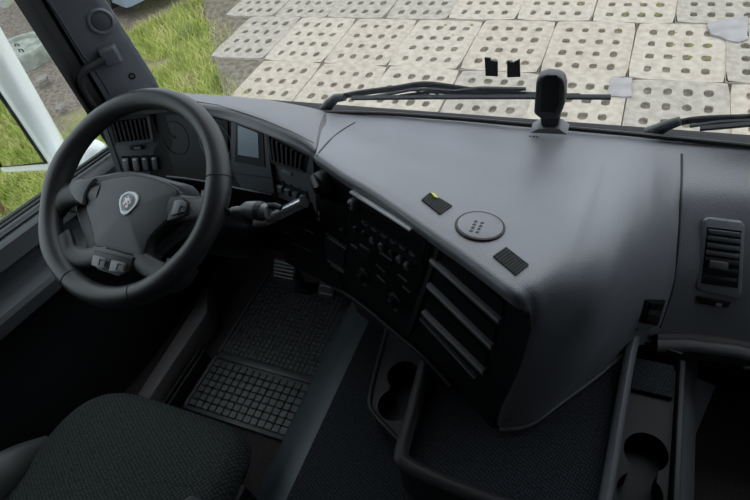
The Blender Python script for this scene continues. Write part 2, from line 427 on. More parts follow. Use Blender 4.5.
# ---- dead brown weed by the driver's door
wd = thing('dead_weed', 'tall dry brown weed standing in the grass below the mirror', 'weed', U(5, 215, z=GZ - .08))
BROWN = mat('dry_stem', (.16, .09, .05), .9, var=.3)
b0 = U(5, 215, z=GZ - .08)
for k in range(9):
    a = random.uniform(0, 6.28); l = random.uniform(.3, .75)
    MB().tube([b0, b0 + V3(math.cos(a)*.05, math.sin(a)*.05, l*.5), b0 + V3(math.cos(a)*.12, math.sin(a)*.12, l)], [.012, .009, .004], 5).build('stem', BROWN, wd)

# ---- parked car at the far edge of the grass, only its end shows above the pillar
def far_car():
    c = U(133, 20, z=GZ); t = thing('parked_car', 'dark blue grey parked car beyond the grass, next to the windscreen pillar', 'car', c)
    CP = mat('car_paint', (.16, .21, .27), .25, coat=.5); CG = mat('car_glass', (.05, .06, .07), .08); TY = mat('car_tyre', (.015, .015, .016), .8)
    D = V3(-.92, .39, 0); S = V3(.39, .92, 0)       # length and width directions; the near end is at c
    def pt(l, s, h): return c + D * l + S * s + V3(0, 0, h)
    prof = [(0, .16), (.02, .55), (.12, .75), (.85, .86), (1.35, 1.32), (2.7, 1.40), (3.6, .92), (4.1, .85), (4.2, .5), (4.15, .16)]
    R = [[pt(l, s, h) for l, h in prof] for s in (0, .06, 1.55, 1.6)]
    R[0] = [pt(l*.98 + .04, .0, h - .02 * (h > 1)) for l, h in prof]; R[3] = [pt(l*.98 + .04, 1.6, h - .02 * (h > 1)) for l, h in prof]
    MB().rings(R).build('body', CP, t, angle=25)
    MB().prism([pt(.92, .12, .925), pt(1.33, .16, 1.31), pt(1.33, 1.44, 1.31), pt(.92, 1.48, .925)], [pt(.91, .12, .94), pt(1.32, .16, 1.325), pt(1.32, 1.44, 1.325), pt(.91, 1.48, .94)]).build('rear_window', CG, t)
    for s in (-.012, 1.6):
        MB().prism([pt(1.1, s, .92), pt(1.45, s, 1.28), pt(2.65, s, 1.33), pt(3.3, s, .95)], [pt(1.1, s + .012, .92), pt(1.45, s + .012, 1.28), pt(2.65, s + .012, 1.33), pt(3.3, s + .012, .95)]).build('side_window', CG, t)
    for l in (.75, 3.35):
        for s in (-.02, 1.45):
            MB().lathe(pt(l, s, .31), S, [(.31, 0), (.31, .17)], 20).build('wheel', TY, t)
    for s in (.1, 1.25): MB().prism([pt(.0, s, .58), pt(.0, s + .25, .58), pt(.05, s + .25, .70), pt(.05, s, .70)], [pt(-.02, s, .58), pt(-.02, s + .25, .58), pt(.03, s + .25, .71), pt(.03, s, .71)]).build('tail_light', mat('lamp', (.55, .6, .65), .2), t)
    MB().prism([pt(.0, .55, .5), pt(.0, 1.05, .5), pt(.0, 1.05, .6), pt(.0, .55, .6)], [pt(-.015, .55, .5), pt(-.015, 1.05, .5), pt(-.015, 1.05, .6), pt(-.015, .55, .6)]).build('number_plate', mat('plate_white', (.7, .7, .7), .5), t)
far_car()

# ================================================================== THE CAB SHELL
def struct(o, label=None, cat=None): return tag(o, label, cat, kind='structure')
struct(MB().box((-1.16, -.75, -.05), (1.12, 1.16, 0)).build('floor', FLOORC), 'dark carpeted cab floor', 'floor')
struct(MB().box((-1.16, -.80, -.1), (1.16, -.75, 1.95)).build('wall_rear', ROOFM), 'plain rear wall of the cab behind the seats', 'wall')
struct(MB().box((-1.18, -.80, 1.95), (1.18, 1.1, 2.0)).build('ceiling', ROOFM), 'grey cab headliner', 'ceiling')
struct(MB().box((-1.16, 1.16, -.1), (1.16, 1.20, .66)).build('wall_front', BLACK), 'black firewall below the windscreen', 'wall')
# right hand side: door, its unseen window closed in and tinted to cut side light
struct(MB().box((1.10, -.75, -.1), (1.16, 1.16, .62)).build('door_2', DOORG), 'grey passenger door below its window', 'door')
struct(MB().box((1.10, -.75, .62), (1.16, .45, 1.95)).build('wall_right', ROOFM), 'side wall extended over the passenger window to block light', 'wall')
struct(MB().box((1.10, .45, 1.35), (1.16, 1.0, 1.95)).build('trim_5', ROOFM), 'roof rail lowered over the passenger window to block light', 'trim')
struct(MB().box((1.12, .45, .62), (1.128, .95, 1.35)).build('window_3', GLASS3), 'passenger door window pane with a tint added to cut side light', 'window')
# left hand side
struct(MB().box((-1.16, -.75, .62), (-1.10, -.05, 1.95)).build('wall_left', ROOFM), 'side wall behind the driver door', 'wall')
struct(MB().box((-1.16, -.05, 1.55), (-1.10, 1.0, 1.95)).build('trim_4', ROOFM), 'roof rail above the driver window', 'trim')
# windscreen glass
G = [[V3(x, gy(x, z, .012), z) for x in np.linspace(-1.08, 1.1, 25)] for z in np.linspace(.6, 1.95, 12)]
struct(MB().grid(G).build('window_1', GLASS, thick=.005), 'wide clear windscreen of the truck cab', 'window')
# windscreen lower frame: black seal seen along the dash edge
sp = [Gl(px, py) for px, py in ((150,98),(200,104),(260,108),(300,112),(325,112),(380,113.5),(450,118),(520,124),(600,131),(680,138.5),(750,146),(830,155))]
sp = [V3(-1.06, gy(-1.06, .7), .715)] + sp + [V3(1.06, gy(1.06, .68), .675)]
struct(MB().tube(cr(sp, 3), .005, 8).build('trim_6', SEAL), 'black rubber seal along the bottom of the windscreen', 'trim')
struct(MB().prism([V3(x, gy(x, .66, .0), .60) for x in (-1.08, -.5, 0, .5, 1.1)] + [V3(x, gy(x, .66, .07), .60) for x in (1.1, .5, 0, -.5, -1.08)],
                  [V3(x, gy(x, .66, .0), .648) for x in (-1.08, -.5, 0, .5, 1.1)] + [V3(x, gy(x, .66, .07), .62) for x in (1.1, .5, 0, -.5, -1.08)]).build('trim_7', SEAL), 'black cowl panel below the windscreen outside', 'trim')

# ---- driver side A pillar with speaker, screw hole and grab handle
fr = [V3(-1.0, gy(-1.0, .60), .60), U(160, 86, y=1.105), U(105, 0, y=1.085)]
d = (fr[2] - fr[1]); fr.append(fr[2] + d * (1.95 - fr[2].z) / d.z); fr[3].x = max(fr[3].x, -1.0)
md = [U(118, 120, y=.99), U(46, 0, y=.985)]; d = md[1] - md[0]; md = [md[0] - d * (md[0].z - .60) / d.z] + md + [md[1] + d * (1.95 - md[1].z) / d.z]
re_ = [U(98, 131, x=-1.06), U(14, 0, x=-1.06)]; d = re_[1] - re_[0]; re_ = [re_[0] - d * (re_[0].z - .60) / d.z] + re_ + [re_[1] + d * (1.95 - re_[1].z) / d.z]
zs = np.linspace(.60, 1.95, 24)
def at_z(L, z):
    for a, b in zip(L, L[1:]):
        if a.z <= z <= b.z + 1e-6: return lerp(a, b, (z - a.z) / max(b.z - a.z, 1e-6))
    return L[-1]
Rw = []
for z in zs:
    f_, m_, r_ = at_z(fr, z), at_z(md, z), at_z(re_, z)
    k = m_ + (r_ - m_) * .30
    Rw.append([f_ + V3(-.055, .045, 0), f_ + V3(-.005, .005, 0), f_, lerp(f_, m_, .1) + V3(.003, -.003, 0), lerp(f_, m_, .5), lerp(f_, m_, .92), m_, m_ + V3(-.012, -.004, 0), lerp(m_, r_, .5) + V3(-.02, .015, 0), r_, r_ + V3(-.055, .045, 0), f_ + V3(-.09, .06, 0)])
pil = thing('trim_1', None, None, (-1.05, 1.0, .6)); struct(pil, 'dark grey driver side windscreen pillar with round speaker', 'pillar')
po = MB().rings([r[:7] + [r[11]] for r in Rw]).build('pillar_cover', PILLAR, pil, angle=25)
MB().rings([[r[6] + V3(0, .002, 0)] + r[7:11] + [r[11]] for r in Rw]).build('door_frame_seal', SEAL, pil, angle=25)
bp_ = bvh_of(po)
h = hit([bp_], 101, 21); c, nn = h[0], h[1]
MB().lathe(c, nn, [(.034, -.004), (.034, .004), (.031, .0075), (.027, .0075), (.025, .003)], 30).build('speaker_ring', PILLAR, pil)
MB().lathe(c, nn, [(.0235, -.002), (.0235, .004), (.02, .0062), (.001, .007)], 30).build('speaker_grille', POD, pil)
h = hit([bp_], 132, 76); MB().lathe(h[0], h[1], [(.0095, -.002), (.0095, .002), (.006, .0025), (.0055, -.001)], 16).build('screw_recess', BLACK, pil)
# vertical groove of the pillar cover
gp = []
for px, py in ((48, 0), (60, 18), (72, 38), (82, 54), (90, 64)):
    q = hit([bp_], px, py)
    if q: gp.append(q[0])
MB().tube(gp, .003, 6).build('edge_strip', TRIMG, pil)
gp = []
for px, py in ((95, 70), (103, 82), (110, 94)):
    q = hit([bp_], px, py)
    if q: gp.append(q[0])
MB().tube(gp, .0025, 6).build('edge_strip', TRIMG, pil)
# grab handle: block on the pillar and a bar bending down to the dash
h = hit([bp_], 110, 54); hb, hn = h[0], h[1]
upv = V3(0, 0, 1); sd = upv.cross(hn).normalized(); uv = hn.cross(sd)
gh = thing('grab_handle', 'black bent grab handle bolted to the windscreen pillar by the steering wheel', 'grab handle', hb); 
MB().prism([hb + sd * a * .026 + uv * b * .028 - hn * .004 for a, b in ((-1,-1),(1,-1),(1,1),(-1,1))], [hb + sd * a * .021 + uv * b * .023 + hn * .026 for a, b in ((-1,-1),(1,-1),(1,1),(-1,1))]).build('mount', TRIMG, gh, bevel=.006, seg=3)
s0 = hb + hn * .012
g1 = [s0, U(97, 63, pl=(hb + hn * .022, hn)), U(84, 71, pl=(hb + hn * .035, hn)), U(80, 80, pl=(hb + hn * .04, hn)), U(84, 93, pl=(hb + hn * .04, hn)), U(94, 108, pl=(hb + hn * .035, hn)), U(104, 122, pl=(hb + hn * .02, hn))]
MB().tube(cr(g1, 5), .0105, 12).build('bar', DARK, gh)
# mirrored right pillar, outside the frame
Rm = [[V3(-p.x + .04, p.y, p.z) for p in r] for r in Rw]
struct(MB().rings(Rm).build('trim_2', PILLAR, angle=25), 'dark grey passenger side windscreen pillar', 'pillar')

# ---- driver door: ledge below the window, grooves, armrest
def sill_z(y): return .674 - .14 * (y - .55)          # window line falls towards the front
prof = [(-1.16, -.10), (-1.16, -.035), (-1.13, -.006), (-1.10, -.006), (-1.065, -.014), (-1.055, -.022), (-1.05, -.05), (-1.045, -.066), (-1.07, -.075), (-1.072, -.115), (-1.045, -.125), (-1.0, -.133), (-.992, -.145), (-.99, -.175), (-1.0, -.185), (-1.045, -.2), (-1.06, -.3), (-1.03, -.40), (-1.03, -.66), (-1.16, -.66)]
R = []
for y in np.linspace(-.72, 1.08, 26):
    R.append([V3(x, y, max(sill_z(y) + z, .01)) for x, z in prof])
door = thing('door_1', None, None, (-1.1, .3, 0)); struct(door, 'dark grey driver door panel with stepped ledges under the window', 'door')
MB().rings([r[:10] + [V3(r[9].x - .05, r[9].y, r[9].z)] for r in R]).build('door_panel', DOORG, door, angle=30)
MB().rings([[V3(-1.14, r[9].y, r[9].z)] + r[9:14] + [V3(-1.14, r[13].y, r[13].z)] for r in R]).build('armrest_ledge', POD, door, angle=30)
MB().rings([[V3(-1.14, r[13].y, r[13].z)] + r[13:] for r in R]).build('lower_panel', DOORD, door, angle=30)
MB().tube([V3(-1.122, y, sill_z(y) - .002) for y in np.linspace(-.05, .98, 12)], .008, 8).build('window_seal', SEAL, door)
MB().tube([V3(-1.096, y, sill_z(y) + .003) for y in np.linspace(-.05, .98, 12)], .0045, 8).build('window_seal', SEAL, door)
MB().tube([V3(-1.075, y, sill_z(y) - .008) for y in np.linspace(.0, .80, 12)], .003, 6).build('ledge_line', SEAL, door)
# oval handle recess and pocket lid seen between the wheel spokes
q = hit([bvh_of(o) for o in door.children if o.name.startswith('door_panel')], 76, 200)
MB().lathe(q[0], q[1], [(.036, -.002), (.036, .003), (.032, .006), (.029, .002), (.001, .001)], 28).build('release_bezel', TRIMG, door)
MB().tube([q[0] + V3(.008, -.022, .004), q[0] + V3(.016, 0, .006), q[0] + V3(.008, .022, .004)], .007, 8, flat=.5).build('door_release', SATIN, door)
# window pane
wz = lambda y: sill_z(y) - .02
struct(MB().prism([V3(-1.128, -.05, wz(-.05)), V3(-1.128, .96, wz(.96)), V3(-1.128, .93, 1.56), V3(-1.128, -.05, 1.56)], [V3(-1.122, -.05, wz(-.05)), V3(-1.122, .96, wz(.96)), V3(-1.122, .93, 1.56), V3(-1.122, -.05, 1.56)]).build('window_2', GLASS2), 'clear driver door window pane above the stepped ledge', 'window')
_st = [U(145,382,z=.1), U(160,390,z=.1), U(207,312,z=.1), U(208,285,z=.1)]
_st = [_st[0] + (_st[0] - _st[3]) * 2.6, V3(_st[1].x, _st[0].y - (_st[3].y - _st[0].y) * 2.6, .1), _st[2], _st[3]]
struct(MB().prism([V3(p.x, p.y, 0) for p in _st], _st).build('trim_3', mat('sill_plastic', (.2, .185, .19), .6), bevel=.006), 'grey plastic sill strip along the driver footwell', 'trim')
for k in range(2):
    struct(MB().box((-.853 + .018*k, -.5, .0), (-.846 + .018*k, .66, .055)).build('trim_%d' % (8 + k), SATIN if False else DARK), 'thin dark kick rib beside the sill strip', 'trim')

# ---- engine tunnel between the seats
tun = thing('engine_tunnel', None, None, (0, .2, 0)); struct(tun, 'raised engine tunnel covered with ribbed dark carpet', 'engine tunnel')
ZT = .27
def tprof(y): return [(-.445, .001), (-.44, .03), (-.30, .235), (-.275, .262), (-.245, ZT), (.50, ZT), (.53, ZT - .01), (.56, .22), (.60, .02), (.60, .001)]
def tstrip(a, b, name, m):
    MB().rings([[V3(x, y, z) for x, z in tprof(y)[a:b]] for y in np.linspace(-.7, 1.14, 20)], closed=False).build(name, m, tun, angle=50)
tstrip(0, 5, 'side_panel', TUNNEL); tstrip(4, 6, 'carpet', CARPET); tstrip(5, 10, 'side_panel', TRIMG)
MB().box((-.445, -.705, 0), (.6, -.7, .27)).build('end_cap', DARK, tun)

# ================================================================== DASHBOARD
dash = thing('dashboard', 'curved dark grey truck dashboard with driver-facing black console and instrument hood', 'dashboard', (0, .95, .4))
zl = [None, .72, .765, .79, .803, .806]; fl = [0, .2, .45, .7, .88, 1]
def ridge_col(g, b):
    out = [Gl(*g)]
    for z, t in zip(zl[1:], fl[1:]): out.append(U(lerp(g[0], b[0], t), lerp(g[1], b[1], t), z=z))
    return out
cols = [ridge_col(g, b) for g, b in (((326,112),(316,153)), ((352,114),(345,173)), ((392,116),(372,189)), ((432,119),(400,208)), ((470,122),(430,229)), ((510,126),(460,250)), ((545,129),(490,272)), ((578,132),(512,289)))]
def pcol(g, mids): return [Gl(*g)] + [U(px, py, z=z) for px, py, z in mids]
cols += [pcol((600,134), [(592,172,.728), (577,214,.772), (556,258,.792), (539,287,.795), (526,303,.785)]),
         pcol((612,135), [(605,178,.722), (592,225,.76), (570,275,.772), (545,312,.738), (522,338,.69)]),
         pcol((624,136), [(620,180,.715), (610,230,.742), (590,285,.73), (556,338,.64), (508,382,.55)]),
         pcol((634,137), [(632,180,.706), (624,235,.72), (605,295,.69), (562,365,.555), (494,426,.41)]),
         pcol((643,138), [(642,180,.697), (636,240,.69), (618,300,.635), (582,367,.52), (530,424,.40)]),
         pcol((652,139), [(652,185,.687), (647,245,.655), (631,300,.59), (602,352,.50), (565,399,.40)]),
         pcol((662,140), [(662,190,.67), (658,250,.615), (644,300,.54), (624,340,.455), (600,373,.40)]),
         pcol((672,141), [(672,195,.655), (668,255,.58), (658,300,.505), (647,325,.45), (632,346,.40)]),
         pcol((683,142), [(682,200,.646), (678,260,.554), (671,298,.475), (664,322,.42), (655,345,.355)])]
FA = cols[0][-1]; FB = cols[8][-1]; FC = cols[11][-1]
FPL = plane3(FA, FB, FC); FN = FPL[1]
rows = surf(cols, 5, 5)
# roll the ridge over towards the console face
nR = len(rows[0]); e1, e2, e3 = [], [], []
for ri, r_ in enumerate(rows):                  # round the nose over towards the console face
    tt = ri / (len(rows) - 1)
    if tt > .72:
        for i in range(len(r_)):
            j = i / 5; wj = max(0, min(1, (j - 7.5) / 1.2)) * max(0, min(1, (11.4 - j) / .6))
            r_[i] = r_[i] - FN * .016 * wj * ((tt - .72) / .28) ** 2
for i, p in enumerate(rows[-1]):
    j = i / 5
    wgt = 1 if j <= 7.5 else max(.15, 1 - (j - 7.5) * .8) if j <= 11 else 0
    o_ = FN * .010 * wgt
    e1.append(p + o_ * .7 + V3(0, 0, -.004 * wgt)); e2.append(p + o_ + V3(0, 0, -.012 * wgt - .001)); e3.append(p + o_ * .6 + V3(0, 0, -.03 * (1 if j <= 8 else .15) ))
top = MB().grid(rows + [e1, e2, e3]).build('top_panel', DASH, dash, angle=60)
BT = bvh_of(top)

# bottom edge bead of the nose side where it meets the tray
MB().tube(cr([U(px, py, z=.405) for px, py in ((500,430),(530,425),(565,400),(600,374),(630,348))], 6), .004, 6).build('lower_edge_bead', TRIMG, dash)

# ---- console face
fpx = [(318,160),(345,180),(372,196),(400,214),(430,235),(460,256),(490,278),(512,295),(524,306),(520,338),(506,382),(490,428),(470,408),(420,352),(349,294),(336,284),(318,220)]
MB().prism([U(*p, pl=FPL) - FN * .06 for p in fpx], [U(*p, pl=FPL) - FN * .004 for p in fpx]).build('console_face', FACE, dash, angle=30)
def fbox(pts, h0, h1, name, m, parent=dash, bevel=.0, taper=1.0, pl=FPL):
    mb = MB(); pxprism(mb, pl, pts, h0, h1, taper); return mb.build(name, m, parent, bevel=bevel)
def fknob(px, py, r, h, name, m, parent=dash, pl=FPL, n=18):
    c = U(px, py, pl=pl); return MB().lathe(c, pl[1], [(r, -.004), (r, h * .7), (r * .85, h), (.001, h)], n).build(name, m, parent)
# three storage slots with satin shelf edges
slots = [((433,258), (502,319)), ((430,283), (494,345)), ((425,310), (486,370))]
for k, ((ax_, ay), (bx, by)) in enumerate(slots):
    dx, dy = bx - ax_, by - ay; L = math.hypot(dx, dy); nx, ny = -dy / L, dx / L
    # dark opening above the edge
    fbox([(ax_ + 4, ay - 15), (bx + 1, by - 17), (bx - 1, by - 1), (ax_ + 1, ay - 1)], -.005, .0005, 'storage_slot', BLACK)
    fbox([(ax_, ay - 1.5), (bx, by - 1.5), (bx - .8, by + 1.0), (ax_ - .8, ay + 1.0)], -.006, .009, 'shelf_edge', SATIN, bevel=.002)
    fbox([(ax_ - 1.0, ay + 2.0), (bx - 1.0, by + 2.0), (bx - 1.6, by + 3.2), (ax_ - 1.6, ay + 3.2)], -.006, .006, 'shelf_lip', KNOB)
fbox([(421,317),(476,377),(475,378.5),(420,318.5)], -.004, .003, 'lower_line', KNOB)
# trim frame between the radio stack and the slots
fbox([(437,246),(441,249),(411,334),(407,330)], -.004, .004, 'divider', DARK)
# radio stack
RP = (FPL[0] + FN * .002, FN)
RC = [(352,188), (432,238), (414,313), (345,270)]
fbox(RC, -.006, .002, 'radio_panel', BLACK, bevel=.0015)
radio = fbox(sub(RC, .03, .97, .03, .40), -.001, .006, 'radio', mat('radio_black', (.007, .0075, .009), .3), bevel=.0015)
fbox([(355,188.5),(415,226.5),(414.6,228.2),(354.5,190.2)], .004, .013, 'chrome_strip', mat('bright_strip', (.85, .86, .88), .35), radio)
MB().lathe(U(356.5, 202, pl=RP), FN, [(.012, 0), (.012, .012), (.010, .017), (.001, .017)], 20).build('volume_knob', KNOB, radio)
MB().lathe(U(355.5, 201, pl=RP) + FN * .017, FN, [(.006, 0), (.005, .0015), (.001, .0015)], 14).build('knob_cap', CHROME, radio)
fbox(sub(RC, .17, .93, .10, .24), .004, .0068, 'radio_display', GAUGE, radio)
for k in range(6):
    fbox(sub(RC, .18 + .125*k, .28 + .125*k, .275, .315), .004, .009, 'radio_button', DARK, radio, bevel=.0006)
    fbox(sub(RC, .20 + .125*k, .255 + .125*k, .285, .297), .009, .0093, 'button_mark', KNOB, radio)
for k, (px, py) in enumerate(((358,228),(366.5,233),(375,239),(384,245),(394,252),(402,258),(409.5,264.5))):
    o = fknob(px, py, .0085 if k != 4 else .0075, .011, 'round_switch', KNOB if k in (2,3,5,6) else DARK)
    if k in (3, 5, 6): MB().lathe(U(px - .6, py - .8, pl=FPL) + FN * .011, FN, [(.0055, 0), (.0045, .001), (.001, .001)], 12).build('switch_cap', TRIMG, o)
for k, (a, b) in enumerate((((381,251),(393,259)), ((377,263),(386,271)), ((378,274),(386,281)), ((399,273),(408,280)), ((361,243),(370,249)), ((404,285),(411,291)), ((352,243),(358,247)))):
    fbox([a, b, (b[0] - .6, b[1] + 1.4), (a[0] - .6, a[1] + 1.4)], .0, .0035, 'indicator_bar', KNOB)
fbox([(362,245),(372,252),(369,258),(360,252)], .0, .006, 'hazard_switch', DARK, bevel=.001)
# climate dials
for px, py, r in ((366, 275, .021), (397, 300, .021)):
    o = fknob(px, py, r, .008, 'climate_dial', DARK, n=28)
    MB().lathe(U(px, py, pl=FPL) + FN * .008, FN, [(r * .66, 0), (r * .6, .012), (r * .5, .014), (.001, .014)], 24).build('dial_grip', FACE, o)
    for a in (2.0, 2.5, 3.6, 4.1, 5.2):
        c = U(px, py, pl=FPL) + FN * .0082; uu = (FB - FA).normalized(); vv_ = FN.cross(uu)
        q = c + (uu * math.cos(a) + vv_ * math.sin(a)) * r * .85
        MB().lathe(q, FN, [(.0016, 0), (.0014, .0006), (.0003, .0006)], 6).build('dial_mark', KNOB, o)
    c = U(px + 1.5, py + 6.5, pl=FPL)
    MB().lathe(c, FN, [(.009, 0), (.009, .0095), (.007, .011), (.001, .011)], 14).build('dial_cap', KNOB, o)
# left flap column of the console
fbox([(327,258),(345,269),(344.5,270.6),(326.5,259.6)], .0, .004, 'flap_edge', KNOB)
fbox([(326.5,261),(344.5,272),(344,273),(326,262)], .0, .003, 'flap_edge', KNOB)
fbox([(326,232),(347,246),(343,268),(324,256)], .0, .003, 'coin_flap', DARK, bevel=.001)
fknob(343, 232, .011, .005, 'power_socket', DARK)
fbox([(329,236),(347,247.5),(346.5,248.6),(328.5,237)], .003, .005, 'flap_line', KNOB)
# long bead along the lower left edge of the console
MB().tube(cr([U(px, py, pl=FPL) + FN * .002 for px, py in ((318,276),(334,286),(349,295),(372,312),(400,336),(425,357),(452,386))], 4), .006, 8).build('lower_edge_bead', DARK, dash)

# ---- instrument hood
lipU = [(102,124,.79),(106,118,.80),(128,110.5,.80),(154,106,.80),(176,104,.80),(218,107,.80),(245,113,.80),(269,122,.80),(292,132,.80),(308,141,.80),(316,149,.802)]
lipL = [(103,127),(109,123),(130,117),(151,114),(183,112),(218,118),(240,125),(256,131),(277,139.5),(297,148),(313,157)]
gls = [(118,102),(136,97),(152,92),(170,91),(189,93.5),(228,96),(250,98),(269,100),(295,104.5),(314,108.5),(326,112)]
hc = []
for (lx, ly, lz), l2, g in zip(lipU, lipL, gls):
    a = U(lx, ly, z=lz); b = U(*l2, z=lz - .028); gg = Gl(*g)
    if gg.x < -1.03: gg = V3(-1.03, gy(-1.03, .75), .75)
    m1 = lerp(gg, a, .35) + V3(0, 0, .012); m2 = lerp(gg, a, .72) + V3(0, 0, .012)
    inw = (gg - a); inw.z = 0; inw.normalize()
    hc.append([gg, m1, m2, a + V3(0, 0, .001), lerp(a, b, .5) - inw * .004, b, b + inw * .035 + V3(0, 0, .004)])
hrows = surf(hc, 4, 4)
hood = MB().grid(hrows).build('instrument_hood', HOODM, dash, angle=70)
# end cheek of the hood against the centre panel
ck = [c for c in hc[-1][:6]]
MB().prism(ck, [p + V3(.012, -.004, -.012) for p in ck]).build('hood_end_cheek', HOODM, dash)
# dark seams between hood, corner piece and main top
def on_top(pts, off=0.0, bv=(BT,)):
    out = []
    for px, py in pts:
        q = hit(bv, px, py)
        if q: out.append(q[0] + q[1] * off)
    return out
for k, pts in enumerate((((355,122.5),(347,127),(338,133),(329,141),(321,150),(317,156)), ((683,154),(683,175),(682,200),(680.5,230),(678,260),(674,288),(668,308),(661,328)))):
    L = on_top([(px - (1.2 if k else 0), py) for px, py in pts], -.0005)
    MB().tube(cr(L, 4), .0026 if k else .0022, 8).build('panel_seam', SEAL, dash)

# ---- instrument faces below the hood: strip between T and B
Tp = [(104,123),(109,120),(130,114),(151,111),(183,109),(218,115),(237,121.5),(262,130),(290,142),(313,154)]
Bp = [(123,180),(127,180),(147,179.5),(167,178),(195,181),(228,186.5),(240,189.5),(274,196),(294,203),(318,216)]
Tq = [U(*p, z=.782) for p in Tp]; Bq = [U(*p, z=.60) for p in Bp]
inset = []
for a in Tq: inset.append(a + V3(0, .015, 0))
fs = MB().grid([[p + V3(0, .0, .02) for p in inset], inset, Bq, [p + V3(0, .015, -.015) for p in Bq], [p + V3(0, .06, -.12) for p in Bq], [V3(p.x, 1.1, .30) for p in Bq]])
fo = fs.build('instrument_fascia', BLACK, dash, angle=30); BF = bvh_of(fo)
def lplane(*px):
    a, n_ = plane3(*[hit([BF], *p)[0] for p in px]); return (a + n_ * .006, n_)      # pods stand a little proud of the fascia
# left pod: vent, slider, four rocker switches
LP = lplane((115,130), (150,122), (140,172))
fbox([(104,124),(152,114),(168,177),(122,179)], -.012, .001, 'switch_pod', POD, pl=LP, bevel=.001)
fbox([(102,126),(106,124),(125,180),(120,180)], -.004, .004, 'pod_edge', TRIMG, pl=LP)
VQ = [(110,120),(148,116),(152,139),(117,143)]
lv = fbox(VQ, .0, .004, 'air_vent', BLACK, pl=LP)
for k in range(8):
    fbox(sub(VQ, .05 + .118*k, .10 + .118*k, .06, .94), .003, .010, 'vent_slat', DARK, lv, pl=LP)
fbox([(106.5,117),(150,112),(151,116),(108,121)], -.001, .008, 'vent_rim', DARK, lv, pl=LP)
fbox(sub(VQ, .0, 1, .94, 1.08), -.001, .008, 'vent_rim', POD, lv, pl=LP)
fbox(sub(VQ, -.05, .02, 0, 1.05), -.001, .008, 'vent_rim', DARK, lv, pl=LP)
fbox(sub(VQ, .98, 1.06, 0, 1.05), -.001, .008, 'vent_rim', POD, lv, pl=LP)
fbox([(130,145.5),(144,144.5),(145,148.5),(131,149.5)], .0, .006, 'vent_slider', BLACK, pl=LP, bevel=.001)
fbox([(135,146.4),(141,146),(141.3,147.8),(135.3,148.2)], .005, .009, 'slider_grip', KNOB, pl=LP)
for k, px in enumerate((126.5, 136.5, 146, 155.5)):
    py = 164 - k * .5
    o = fbox([(px - 4.6, py - 8), (px + 2.8, py - 8), (px + 5.2, py + 7.5), (px - 2.2, py + 7.5)], .0, .004, 'switch_frame', BLACK, pl=LP)
    fbox([(px - 3.6, py - 6.5), (px + 2.2, py - 6.5), (px + 4.4, py + 6.5), (px - 1.4, py + 6.5)], .003, .012, 'rocker', TRIMG if k > 1 else KNOB, o, pl=LP, bevel=.002, taper=.9)
    fbox([(px - 2.6, py - 6.2), (px + .6, py - 6.2), (px + .9, py - 4.8), (px - 2.3, py - 4.8)], .012, .0125, 'switch_mark', MARK, o, pl=LP)
# main cluster between: two round gauges with light rings
CP_ = lplane((175,125), (222,128), (200,170))
fbox([(158,116),(188,113),(228,121),(228,183),(176,176)], -.012, .0015, 'gauge_panel', GAUGE, pl=CP_)
for px, py, r in ((216, 142, .05), (176, 138, .045)):
    c = U(px, py, pl=CP_)
    MB().tube([c + CP_[1] * .003 + (V3(1,0,0) * math.cos(a) + CP_[1].cross(V3(1,0,0)).normalized() * math.sin(a)) * r for a in np.linspace(0, 2*math.pi, 48, endpoint=False)], .0014, 6, closed=True).build('gauge_ring', TRIMG if px > 200 else BLACK, dash)
    MB().tube([c + CP_[1] * .004, c + CP_[1] * .004 + V3(-.6, 0, .3).normalized() * r * .7], [.002, .0008], 6).build('gauge_needle', MARK if px > 200 else DARK, dash)
# bright line under the cluster
MB().tube(cr([hit([BF], px, py)[0] + V3(0, -.004, .004) for px, py in ((168,176.5),(195,179.5),(228,185.5),(240,188.5),(273,194.5))], 4), .0028, 6).build('fascia_edge', TRIMG, dash)
# display panel
DP = lplane((240,126), (262,136), (255,182))
dpn = fbox([(232,118.5),(266,131),(275,193),(231,186)], -.012, .002, 'display_panel', PANEL, pl=DP)
fbox([(237,123),(264,134),(266,167),(236,161)], .001, .004, 'display_frame', BLACK, dpn, pl=DP)
fbox([(239.5,125),(259.5,132.5),(260.5,157.5),(239.5,154)], .003, .0055, 'display_screen', SCREEN, dpn, pl=DP)
fbox([(233,171.8),(272,177.5),(272.2,178.3),(233,172.6)], .001, .003, 'panel_line', BLACK, dpn, pl=DP)
for yy in (137, 145): fbox([(240,yy),(260,yy+4.5),(260,yy+5),(240,yy+.5)], .0054, .0057, 'screen_line', mat('screen_line', (.2,.26,.31), .3), dpn, pl=DP)
